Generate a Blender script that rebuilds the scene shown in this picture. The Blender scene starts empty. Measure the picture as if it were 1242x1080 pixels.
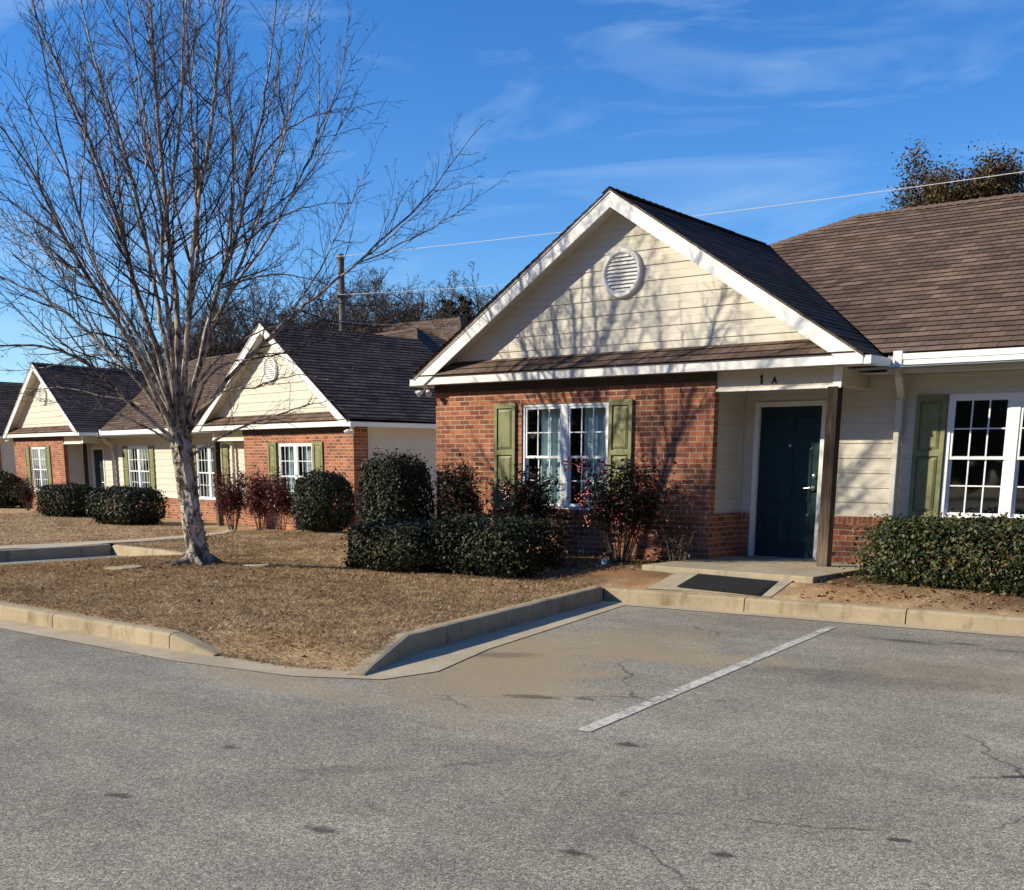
import bpy, math, random
import numpy as np
from mathutils import Vector, Matrix
from mathutils.geometry import delaunay_2d_cdt
S = bpy.context.scene
COL = S.collection
rad = math.radians

# ------------------------------------------------------------------ camera, sky, sun, exposure
def make_camera():
    f, ppy, yaw, pitch, roll = 1401.11, 873.05, -0.68831, -0.21987, -0.00645
    loc = Vector((13.12211, -13.98692, 1.28818))
    fw = Vector((math.sin(yaw)*math.cos(pitch), math.cos(yaw)*math.cos(pitch), math.sin(pitch)))
    r = Vector((math.cos(yaw), -math.sin(yaw), 0)); d = fw.cross(r)
    c, s = math.cos(roll), math.sin(roll)
    r, d = c*r+s*d, -s*r+c*d
    cam = bpy.data.cameras.new('camera'); o = bpy.data.objects.new('camera', cam); COL.objects.link(o)
    o.matrix_world = Matrix(((r.x, -d.x, -fw.x, loc.x), (r.y, -d.y, -fw.y, loc.y), (r.z, -d.z, -fw.z, loc.z), (0, 0, 0, 1)))
    cam.sensor_fit = 'HORIZONTAL'; cam.sensor_width = 36; cam.lens = f/1242*36
    cam.shift_y = (ppy-540)/1242            # the photograph is the upper part of a taller frame
    cam.clip_start = .1; cam.clip_end = 2000
    S.camera = o
make_camera()
SUN = Vector((-1.05, -1.0, 0.70)).normalized()       # towards the sun
def make_light():
    w = bpy.data.worlds.new('World'); S.world = w; w.use_nodes = True
    t = w.node_tree; t.nodes.clear()
    sky = t.nodes.new('ShaderNodeTexSky'); sky.sky_type = 'NISHITA'; sky.sun_disc = False
    sky.sun_elevation = math.asin(SUN.z); sky.sun_rotation = math.atan2(SUN.x, SUN.y)
    sky.air_density = 1.0; sky.dust_density = 0.0; sky.ozone_density = 6.0
    hs = t.nodes.new('ShaderNodeHueSaturation'); hs.inputs['Saturation'].default_value = SKY_SAT
    hs.inputs['Value'].default_value = 1; hs.inputs['Hue'].default_value = .508
    t.links.new(sky.outputs[0], hs.inputs['Color'])
    # thin cirrus
    tc = t.nodes.new('ShaderNodeTexCoord'); mp = t.nodes.new('ShaderNodeMapping')
    mp.inputs['Rotation'].default_value = (0.25, 0.12, 0.72); mp.inputs['Scale'].default_value = (2.2, 5.0, 15.0)
    t.links.new(tc.outputs['Generated'], mp.inputs['Vector'])
    n = t.nodes.new('ShaderNodeTexNoise'); n.inputs['Scale'].default_value = 1.3; n.inputs['Detail'].default_value = 7
    n.inputs['Roughness'].default_value = .55; n.inputs['Distortion'].default_value = 1.1
    t.links.new(mp.outputs[0], n.inputs['Vector'])
    rp = t.nodes.new('ShaderNodeValToRGB'); rp.color_ramp.elements[0].position = .50; rp.color_ramp.elements[1].position = .74
    rp.color_ramp.elements[1].color = (.22, .22, .22, 1)
    t.links.new(n.outputs['Fac'], rp.inputs[0])
    mx = t.nodes.new('ShaderNodeMix'); mx.data_type = 'RGBA'
    t.links.new(rp.outputs[0], mx.inputs['Factor']); t.links.new(hs.outputs[0], mx.inputs['A'])
    mx.inputs['B'].default_value = (4.4, 5.6, 6.6, 1)
    bg = t.nodes.new('ShaderNodeBackground'); bg.inputs['Strength'].default_value = SKY_STR
    t.links.new(mx.outputs['Result'], bg.inputs['Color'])
    out = t.nodes.new('ShaderNodeOutputWorld'); t.links.new(bg.outputs[0], out.inputs[0])
    L = bpy.data.lights.new('sun', 'SUN'); L.energy = SUN_STR; L.angle = rad(.5); L.color = (1, .905, .70)
    o = bpy.data.objects.new('sun', L); COL.objects.link(o); o.rotation_euler = SUN.to_track_quat('Z', 'Y').to_euler()
    o.location = SUN*60
SKY_STR, SUN_STR, SKY_SAT = 0.125, 5.0, 1.2
make_light()
vs = S.view_settings; vs.view_transform = 'Standard'; vs.look = 'None'; vs.gamma = 1; vs.exposure = 0.48; vs.use_curve_mapping = False
S.render.engine = 'CYCLES'; S.render.resolution_x = 1024; S.render.resolution_y = 890

# ------------------------------------------------------------------ node helpers and materials
class NT:
    def __init__(s, name):
        s.m = bpy.data.materials.new(name); s.m.use_nodes = True; s.t = s.m.node_tree; s.t.nodes.clear()
        s.out = s.t.nodes.new('ShaderNodeOutputMaterial')
        s.tc = s.t.nodes.new('ShaderNodeTexCoord')
    def n(s, typ, ins=None, **props):
        nd = s.t.nodes.new('ShaderNode'+typ)
        for k, v in props.items(): setattr(nd, k, v)
        for k, v in (ins or {}).items(): s.set(nd.inputs[k], v)
        return nd
    def set(s, sock, v):
        if isinstance(v, bpy.types.NodeSocket): s.t.links.new(v, sock)
        elif isinstance(v, tuple) and len(v) == 3 and sock.type == 'RGBA': sock.default_value = (*v, 1)
        else: sock.default_value = v
    def vec(s, which='Object', scale=(1, 1, 1), loc=(0, 0, 0), rot=(0, 0, 0)):
        return s.n('Mapping', {'Vector': s.tc.outputs[which], 'Scale': scale, 'Location': loc, 'Rotation': rot}).outputs[0]
    def noise(s, v, scale, detail=3, rough=.5, dist=0): return s.n('TexNoise', {'Vector': v, 'Scale': scale, 'Detail': detail, 'Roughness': rough, 'Distortion': dist}).outputs['Fac']
    def ramp(s, fac, stops, interp='LINEAR'):
        r = s.n('ValToRGB', {'Fac': fac}); cr = r.color_ramp; cr.interpolation = interp
        while len(cr.elements) < len(stops): cr.elements.new(.5)
        for e, (p, c) in zip(cr.elements, stops):
            e.position = p; e.color = (c, c, c, 1) if not isinstance(c, tuple) else (*c, 1)
        return r.outputs[0]
    def mix(s, f, a, b, mode='MIX'):
        nd = s.n('Mix', data_type='RGBA', blend_type=mode); s.set(nd.inputs['Factor'], f); s.set(nd.inputs['A'], a); s.set(nd.inputs['B'], b)
        return nd.outputs['Result']
    def math(s, op, a, b=0.0, c=None):
        nd = s.n('Math', operation=op); s.set(nd.inputs[0], a); s.set(nd.inputs[1], b)
        if c is not None: s.set(nd.inputs[2], c)
        return nd.outputs[0]
    def ell(s, cx, cy, rx, ry, rot=0, warp=.35, wscale=2.0):
        """soft irregular patch on the ground: 1 in its middle, 0 outside"""
        w = s.noise(s.vec(), wscale, 4, .6)
        v = s.n('Mapping', {'Vector': s.tc.outputs['Object'], 'Location': (cx, cy, 0), 'Rotation': (0, 0, rot), 'Scale': (rx, ry, 1e4)}, vector_type='TEXTURE').outputs[0]
        l = s.n('VectorMath', {0: v}, operation='LENGTH').outputs['Value']
        l = s.math('ADD', l, s.math('MULTIPLY', s.math('SUBTRACT', w, .5), warp*3))
        return s.ramp(l, [(.45, 1.0), (1.0, 0.0)])
    def bsdf(s, col, rough=.8, bump=None, bs=.3, bd=.01, spec=.3, **kw):
        b = s.n('BsdfPrincipled', {'Base Color': col, 'Roughness': rough, 'Specular IOR Level': spec})
        for k, v in kw.items(): s.set(b.inputs[k], v)
        if bump is not None:
            bn = s.n('Bump', {'Height': bump, 'Strength': bs, 'Distance': bd}); s.t.links.new(bn.outputs[0], b.inputs['Normal'])
        s.t.links.new(b.outputs[0], s.out.inputs[0])
        return s.m
def plain(name, c, rough=.6, var=.12, scale=6, spec=.3, bump=.15, **kw):
    a = NT(name); v = a.vec()
    f = a.noise(v, scale, 5, .6)
    lo = tuple(x*(1-var) for x in c); hi = tuple(min(1, x*(1+var)) for x in c)
    return a.bsdf(a.ramp(f, [(.3, lo), (.7, hi)]), rough, a.noise(v, scale*8, 3), bump, .004, spec, **kw)
M = {}
def mat_brick():
    a = NT('brick')
    uv = a.tc.outputs['UV']
    w = a.n('TexNoise', {'Vector': uv, 'Scale': 9.0, 'Detail': 2.0}).outputs['Color']
    d = a.n('VectorMath', {0: w, 1: (-.5, -.5, -.5)}, operation='ADD').outputs[0]
    uv2 = a.n('VectorMath', {0: d, 1: (.006, .006, 0), 2: uv}, operation='MULTIPLY_ADD').outputs[0]
    b = a.n('TexBrick', {'Vector': uv2, 'Color1': (.47, .172, .080), 'Color2': (.12, .048, .034), 'Mortar': (.50, .38, .29), 'Scale': 1.0, 'Mortar Size': .0075,
                         'Mortar Smooth': .15, 'Bias': -.12, 'Brick Width': .205, 'Row Height': .071})
    n1 = a.noise(a.vec('UV'), 1.1, 4, .6); n2 = a.noise(a.vec('UV'), 55, 3, .6)
    c = a.mix(a.ramp(n1, [(.35, .0), (.75, .55)]), b.outputs['Color'], (.16, .05, .03))
    c = a.mix(.55, c, a.mix(1.0, c, a.ramp(n2, [(.25, (.55, .5, .5)), (.75, (1.3, 1.25, 1.2))]), 'MULTIPLY'))
    h = a.math('SUBTRACT', a.math('MULTIPLY', n2, .3), b.outputs['Fac'])
    return a.bsdf(c, .85, h, .8, .008, .2)
def mat_shingle():
    a = NT('asphalt_shingles'); uv = a.tc.outputs['UV']
    b = a.n('TexBrick', {'Vector': uv, 'Color1': (.195, .140, .112), 'Color2': (.122, .088, .072), 'Mortar': (.028, .022, .018), 'Scale': 1.0, 'Mortar Size': .004,
                         'Mortar Smooth': .4, 'Bias': 0.0, 'Brick Width': .21, 'Row Height': .145})
    b2 = a.n('TexBrick', {'Vector': uv, 'Color1': (1.2, 1.18, 1.15), 'Color2': (.70, .70, .71), 'Mortar': (.8, .8, .8), 'Scale': 1.0, 'Mortar Size': .0,
                         'Bias': 0.0, 'Brick Width': .37, 'Row Height': .145}, offset=.37)
    c = a.mix(1.0, b.outputs['Color'], b2.outputs['Color'], 'MULTIPLY')
    g = a.noise(a.vec('UV'), 260, 2, .7); big = a.noise(a.vec('UV'), .7, 4, .6)
    c = a.mix(1.0, c, a.ramp(g, [(.25, (.6, .6, .6)), (.8, (1.4, 1.38, 1.35))]), 'MULTIPLY')
    c = a.mix(1.0, c, a.ramp(big, [(.3, (.82, .82, .84)), (.7, (1.15, 1.12, 1.08))]), 'MULTIPLY')
    return a.bsdf(c, .92, a.math('ADD', a.math('MULTIPLY', g, .5), a.math('MULTIPLY', b.outputs['Fac'], -1.0)), .6, .006, .04)
def mat_siding():
    a = NT('cream_lap_siding'); v = a.vec('UV', (1.2, 9, 1))
    f = a.noise(v, 3, 5, .6); f2 = a.noise(a.vec('UV', (.8, .35, 1)), 1.6, 3, .5)
    c = a.ramp(f, [(.25, (.59, .545, .46)), (.75, (.665, .62, .53))])
    c = a.mix(a.ramp(f2, [(.45, 0.0), (.8, .35)]), c, (.50, .44, .345))
    jt = a.n('TexBrick', {'Vector': a.tc.outputs['UV'], 'Color1': (1, 1, 1), 'Color2': (.93, .93, .92), 'Mortar': (.5, .47, .42), 'Scale': 1.0, 'Mortar Size': .0022, 'Mortar Smooth': .3, 'Brick Width': 3.1, 'Row Height': .2}, offset=.37)
    c = a.mix(1.0, c, jt.outputs['Color'], 'MULTIPLY')
    return a.bsdf(c, .62, f, .12, .004, .3)
def mat_asphalt():
    a = NT('asphalt'); v = a.vec()
    g1 = a.noise(v, 120, 2, .7); vo = a.n('TexVoronoi', {'Vector': v, 'Scale': 115.0}).outputs['Color']
    vg = a.n('RGBToBW', {0: vo}).outputs[0]
    big = a.noise(v, .45, 5, .6); mid = a.noise(v, 2.2, 4, .6); g2 = a.noise(v, 28, 2, .8)
    c = a.mix(a.ramp(big, [(.3, 0.0), (.7, 1.0)]), (.258, .238, .194), (.345, .32, .264))
    c = a.mix(1.0, c, a.ramp(g1, [(.3, (.34, .34, .35)), (.5, (.95, .95, .95)), (.72, (1.8, 1.77, 1.68))]), 'MULTIPLY')
    c = a.mix(.75, c, a.mix(1.0, c, a.ramp(vg, [(.1, (.5, .5, .52)), (.5, (.95, .95, .95)), (.9, (1.75, 1.72, 1.64))]), 'MULTIPLY'))
    c = a.mix(1.0, c, a.ramp(mid, [(.3, (.86, .86, .88)), (.7, (1.1, 1.09, 1.06))]), 'MULTIPLY')
    c = a.mix(1.0, c, a.ramp(g2, [(.3, (.80, .80, .81)), (.5, (1, 1, 1)), (.7, (1.20, 1.19, 1.17))]), 'MULTIPLY')
    # hairline cracks, only where a broad mask lets them through
    cv = a.n('VectorMath', {0: a.vec('Object', (1, 1, 0)), 1: a.n('VectorMath', {0: a.n('TexNoise', {'Vector': v, 'Scale': 3.0, 'Detail': 4.0}).outputs['Color'], 'Scale': .35}, operation='SCALE').outputs[0]}, operation='ADD').outputs[0]
    cr = a.n('TexVoronoi', {'Vector': cv, 'Scale': .42}, feature='DISTANCE_TO_EDGE').outputs['Distance']
    cm = a.math('MULTIPLY', a.ramp(cr, [(.0, 1.0), (.0075, 0.0)]), a.ramp(a.noise(v, .5, 3, .6), [(.52, 0.0), (.58, .8)]))
    c = a.mix(cm, c, (.05, .048, .045))
    wear = a.ramp(a.noise(a.vec('Object', (.25, 1.0, 1), rot=(0, 0, .55)), .9, 4, .6), [(.35, .82), (.65, 1.1)]); c = a.mix(1.0, c, wear, 'MULTIPLY')
    # tan silt washed out round the kerb corner, old oil drips, tyre scuffs, one dark streak
    for (x, y, rx, ry, rot, k) in ((7.2, -6.9, 2.2, 1.0, -.9, .8), (6.9, -5.3, 1.1, 1.7, -.2, .55), (7.9, -5.3, .5, 1.2, -1.2, .6), (10.2, -4.6, 1.3, 1.0, 0, .22), (6.2, -8.4, 1.2, .35, 0, .5)):
        m = a.ell(x, y, rx, ry, rot); c = a.mix(a.math('MULTIPLY', m, k), c, (.36, .275, .165))
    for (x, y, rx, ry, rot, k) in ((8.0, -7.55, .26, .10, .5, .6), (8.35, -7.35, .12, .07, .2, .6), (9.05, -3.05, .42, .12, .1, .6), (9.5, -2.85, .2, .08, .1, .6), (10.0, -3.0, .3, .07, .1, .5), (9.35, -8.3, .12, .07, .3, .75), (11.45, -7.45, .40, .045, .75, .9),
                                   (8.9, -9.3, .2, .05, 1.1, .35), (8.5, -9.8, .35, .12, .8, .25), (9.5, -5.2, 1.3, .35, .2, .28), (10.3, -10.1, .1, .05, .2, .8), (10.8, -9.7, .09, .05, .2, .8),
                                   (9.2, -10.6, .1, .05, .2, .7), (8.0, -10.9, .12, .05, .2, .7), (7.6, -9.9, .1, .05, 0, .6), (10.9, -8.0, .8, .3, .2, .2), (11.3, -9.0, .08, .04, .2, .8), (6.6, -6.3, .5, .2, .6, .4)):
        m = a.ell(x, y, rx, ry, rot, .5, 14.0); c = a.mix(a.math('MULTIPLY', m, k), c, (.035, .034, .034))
    return a.bsdf(c, .9, a.math('ADD', g1, vg), .55, .008, .25)
def mat_concrete(name, c, stain=.5):
    a = NT(name); v = a.vec()
    f = a.noise(v, 1.4, 6, .65); g = a.noise(v, 90, 3, .7); st = a.noise(a.vec('Object', (1, 1, .4)), 5, 5, .7)
    col = a.ramp(f, [(.3, tuple(x*.78 for x in c)), (.7, tuple(x*1.12 for x in c))])
    col = a.mix(1.0, col, a.ramp(g, [(.25, (.75, .75, .75)), (.75, (1.2, 1.2, 1.2))]), 'MULTIPLY')
    col = a.mix(a.ramp(st, [(.5, 0.0), (.72, stain)]), col, (c[0]*.42, c[1]*.38, c[2]*.3))
    return a.bsdf(col, .9, g, .4, .005, .2)
def mat_lawn():
    a = NT('dormant_lawn'); v = a.vec()
    g = a.noise(v, 55, 5, .8, .5); m = a.noise(v, 3.6, 6, .7); big = a.noise(v, .6, 4, .6)
    c = a.ramp(g, [(.28, (.12, .078, .042)), (.5, (.49, .34, .195)), (.75, (.76, .58, .37))])
    c = a.mix(1.0, c, a.ramp(m, [(.3, (.52, .50, .48)), (.62, (1.1, 1.08, 1.05))]), 'MULTIPLY')
    c = a.mix(a.ramp(big, [(.5, 0.0), (.75, .25)]), c, (.2, .17, .07))
    dirt = a.ramp(g, [(.3, (.075, .045, .026)), (.7, (.2, .12, .065))])
    for (x, y, rx, ry, rot) in ((3.0, -.55, 4.2, 1.0, 0), (3.4, -1.7, 3.0, .9, .1), (-.9, -4.3, 1.0, .8, .3), (11.8, -.7, 5, 1.25, .05), (7.6, -.9, .8, .8, 0)):
        c = a.mix(a.ell(x, y, rx, ry, rot), c, dirt)
    clay = a.ramp(g, [(.3, (.25, .115, .045)), (.7, (.45, .24, .11))])
    for (x, y, rx, ry, rot, k) in ((5.2, -1.9, .5, .35, 0, .4), (7.75, -1.55, .75, .3, .1, .45), (-.35, -4.7, .45, .22, .3, .85), (-1.3, -4.95, .5, .2, .4, .6), (1.6, -6.6, .5, .25, .2, .45), (4.0, -5.6, .35, .5, 0, .4), (5.1, -7.4, .7, .3, .6, .4), (4.6, -1.6, .6, .25, 0, .5)):
        c = a.mix(a.math('MULTIPLY', a.ell(x, y, rx, ry, rot), k), c, clay)
    return a.bsdf(c, .95, g, .8, .012, .1)
def mat_island(name, stops, rough=.7, spec=.25, patch=None):
    """leaf or blade colour that differs from one small face island to the next"""
    a = NT(name); r = a.n('NewGeometry').outputs['Random Per Island']
    c = a.ramp(r, stops)
    if patch: c = a.mix(a.ramp(a.noise(a.vec(), 3.5, 5, .65), [(.52, 0.0), (.68, .75)]), c, a.mix(1.0, c, patch, 'MULTIPLY'))
    return a.bsdf(c, rough, None, spec=spec)
def mat_bark_birch():
    a = NT('river_birch_bark'); v = a.vec('Object', (1, 1, .55)); z = a.n('SeparateXYZ', {0: a.tc.outputs['Object']}).outputs[2]
    f = a.noise(v, 11, 6, .7, 1.0); f2 = a.noise(a.vec('Object', (1, 1, .3)), 6, 4, .6)
    c = a.ramp(f, [(.38, (.05, .037, .031)), (.455, (.17, .125, .098)), (.495, (.52, .46, .39)), (.75, (.76, .71, .64))])
    tan = a.ramp(f, [(.34, (.025, .018, .016)), (.5, (.09, .064, .048)), (.75, (.24, .18, .14))])
    c = a.mix(a.ramp(f2, [(.50, 0.0), (.70, .7)]), c, tan)
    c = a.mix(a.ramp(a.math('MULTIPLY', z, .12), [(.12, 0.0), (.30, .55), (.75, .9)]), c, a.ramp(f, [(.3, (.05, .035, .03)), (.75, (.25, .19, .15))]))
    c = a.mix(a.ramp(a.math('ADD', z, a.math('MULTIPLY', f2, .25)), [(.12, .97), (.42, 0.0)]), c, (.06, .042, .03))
    return a.bsdf(c, .85, f, .9, .03, .2)
def mat_glass():
    a = NT('window_glass')
    lw = a.n('LayerWeight', {'Blend': .5}).outputs['Facing']
    fac = a.math('ADD', a.math('MULTIPLY', a.math('POWER', lw, 4.0), .9), .12)
    tr = a.n('BsdfTransparent', {'Color': (.72, .78, .8)}); wav = a.noise(a.vec(), 1.5, 2)
    bn = a.n('Bump', {'Height': wav, 'Strength': .05, 'Distance': .02})
    gl = a.n('BsdfGlossy', {'Color': (.9, .95, 1), 'Roughness': .03, 'Normal': bn.outputs[0]})
    mx = a.n('MixShader', {0: fac, 1: tr.outputs[0], 2: gl.outputs[0]}); a.t.links.new(mx.outputs[0], a.out.inputs[0])
    return a.m
def mat_wood():
    a = NT('weathered_post_wood_lit_foot'); f = a.noise(a.vec('Object', (14, 14, .9)), 3, 6, .7, .4)
    z = a.n('SeparateXYZ', {0: a.tc.outputs['Object']}).outputs[2]
    c = a.ramp(f, [(.32, (.012, .008, .006)), (.55, (.038, .025, .018)), (.75, (.11, .08, .06))])
    c = a.mix(a.ramp(z, [(0.1, .65), (.9, 0.0)]), c, a.ramp(f, [(.3, (.05, .035, .025)), (.7, (.34, .26, .19))]))  # lower post lightened: sunlight on it is put into the colour
    return a.bsdf(c, .85, f, .6, .01, .2)
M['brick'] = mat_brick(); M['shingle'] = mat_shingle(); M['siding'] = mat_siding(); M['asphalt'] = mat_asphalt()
M['concrete'] = mat_concrete('kerb_concrete', (.40, .325, .215), .85); M['pan'] = mat_concrete('gutter_pan_concrete', (.48, .40, .28), .3)
M['slab'] = mat_concrete('porch_concrete', (.40, .34, .24), .6); M['walk'] = mat_concrete('path_concrete', (.50, .43, .32), .25)
M['lawn'] = mat_lawn(); M['glass'] = mat_glass(); M['wood'] = mat_wood(); M['birch'] = mat_bark_birch()
def mat_limb_birch():
    a = NT('birch_limb_bark'); f = a.noise(a.vec('Object', (1, 1, .5)), 14, 5, .7, .6); g = a.noise(a.vec(), 1.6, 3, .6)
    c = a.ramp(f, [(.33, (.03, .02, .016)), (.44, (.15, .11, .085)), (.52, (.42, .36, .30)), (.75, (.66, .60, .53))])
    c = a.mix(a.ramp(g, [(.45, 0.0), (.66, .85)]), c, a.ramp(f, [(.3, (.03, .02, .016)), (.7, (.19, .135, .105))]))
    return a.bsdf(c, .85, f, .7, .02, .15)
M['birch_limb'] = mat_limb_birch()
M['white'] = plain('white_trim_paint', (.80, .79, .76), .45, .05, 3)
M['soffit'] = plain('soffit_paint', (.62, .59, .54), .6, .05, 3)
M['beam'] = plain('cream_beam_paint', (.56, .50, .40), .6, .06, 4)
M['frieze'] = plain('shade_toned_frieze', (.06, .045, .035), .8, .2, 8)  # frieze darkened: the shade beneath the eave is carried in its colour
M['shutter'] = plain('olive_shutter_paint', (.205, .205, .095), .5, .22, 7)
M['shutter_groove'] = plain('dark_shutter_groove', (.05, .06, .02), .7, .1, 7)
M['vinyl'] = plain('white_vinyl_frame', (.82, .82, .82), .35, .03, 3, spec=.5)
M['door'] = plain('dark_teal_door_paint', (.004, .027, .033), .45, .15, 4, spec=.3)
M['steel'] = plain('brushed_steel', (.6, .58, .55), .3, .08, 20, **{'Metallic': 1.0})
M['curtain'] = plain('sheer_curtain_cloth', (.68, .80, .80), .9, .06, 5)
M['dark'] = plain('dark_interior', (.26, .28, .30), .95, .1, 2)
M['black'] = plain('black_numeral', (.01, .01, .01), .5, .1, 9)
M['mat'] = plain('black_rubber_mat', (.012, .012, .013), .85, .2, 30)
M['spout'] = plain('pale_downspout_metal', (.62, .59, .53), .45, .06, 4)
def mat_paint():
    a = NT('worn_line_paint'); v = a.vec(); f = a.noise(v, 22, 5, .75); g = a.noise(v, 2.5, 4, .6); k = a.noise(v, 90, 2, .7)
    w = a.ramp(a.math('ADD', a.math('MULTIPLY', f, .7), a.math('MULTIPLY', g, .45)), [(.50, 0.0), (.62, .95)])
    c = a.mix(w, a.ramp(k, [(.3, (.12, .115, .10)), (.7, (.36, .34, .29))]), a.ramp(k, [(.25, (.48, .46, .39)), (.7, (.74, .71, .62))]))
    return a.bsdf(c, .85, k, .5, .006, .2)
M['paint'] = mat_paint()
M['stem'] = plain('shrub_stem_bark', (.10, .075, .05), .9, .3, 20)
M['twig'] = plain('birch_twig_bark', (.046, .029, .028), .8, .25, 12)
M['limb'] = plain('grey_winter_bark', (.13, .105, .085), .9, .25, 6)
M['wood_limb'] = plain('brown_winter_bark', (.105, .075, .055), .9, .25, 6)
M['pole'] = plain('utility_pole_wood', (.16, .13, .10), .9, .25, 4)
M['wire'] = plain('pale_overhead_cable', (.60, .62, .65), .5, .05, 1)
M['stone'] = mat_concrete('flat_stone', (.40, .33, .22), .4)
M['holly'] = mat_island('dark_evergreen_leaf', [(0, (.008, .014, .006)), (.45, (.016, .026, .010)), (.8, (.036, .044, .020)), (1, (.06, .058, .030))], .55, .22, (2.6, 1.35, 1.1))
M['holly2'] = mat_island('glossy_green_leaf', [(0, (.010, .018, .005)), (.45, (.028, .042, .012)), (.8, (.06, .078, .024)), (.93, (.11, .11, .04)), (1, (.15, .09, .035))], .5, .25, (1.6, 1.25, .8))
M['nandina'] = mat_island('nandina_leaf', [(0, (.010, .014, .006)), (.65, (.026, .030, .013)), (.84, (.055, .030, .016)), (.94, (.10, .02, .02)), (1, (.2, .02, .03))], .55, .25)
M['nandina_red'] = mat_island('red_nandina_leaf', [(0, (.03, .012, .010)), (.4, (.10, .016, .016)), (.8, (.18, .022, .026)), (1, (.04, .045, .018))], .5, .4)
M['berry'] = plain('red_berries', (.32, .006, .018), .35, .25, 30)
def mat_blade():
    a = NT('dry_grass_blade'); r = a.n('NewGeometry').outputs['Random Per Island']; m = a.noise(a.vec(), 2.2, 6, .7)
    c = a.ramp(r, [(0, (.15, .095, .05)), (.3, (.44, .30, .17)), (.7, (.72, .53, .33)), (.93, (.86, .70, .48)), (1, (.36, .33, .16))])
    c = a.mix(1.0, c, a.ramp(m, [(.36, (.5, .46, .42)), (.6, (1.12, 1.1, 1.06))]), 'MULTIPLY')
    return a.bsdf(c, .9, None, spec=.08)
M['blade'] = mat_blade()
M['oldleaf'] = mat_island('withered_oak_leaf', [(0, (.075, .045, .022)), (.5, (.14, .09, .045)), (1, (.10, .095, .04))], .8, .15)
M['pine'] = mat_island('pine_needle', [(0, (.010, .016, .008)), (.6, (.025, .034, .014)), (1, (.05, .055, .022))], .7, .2)
M['litter'] = mat_island('fallen_leaf', [(0, (.10, .05, .02)), (.5, (.22, .11, .045)), (1, (.36, .22, .11))], .9, .1)

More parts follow.
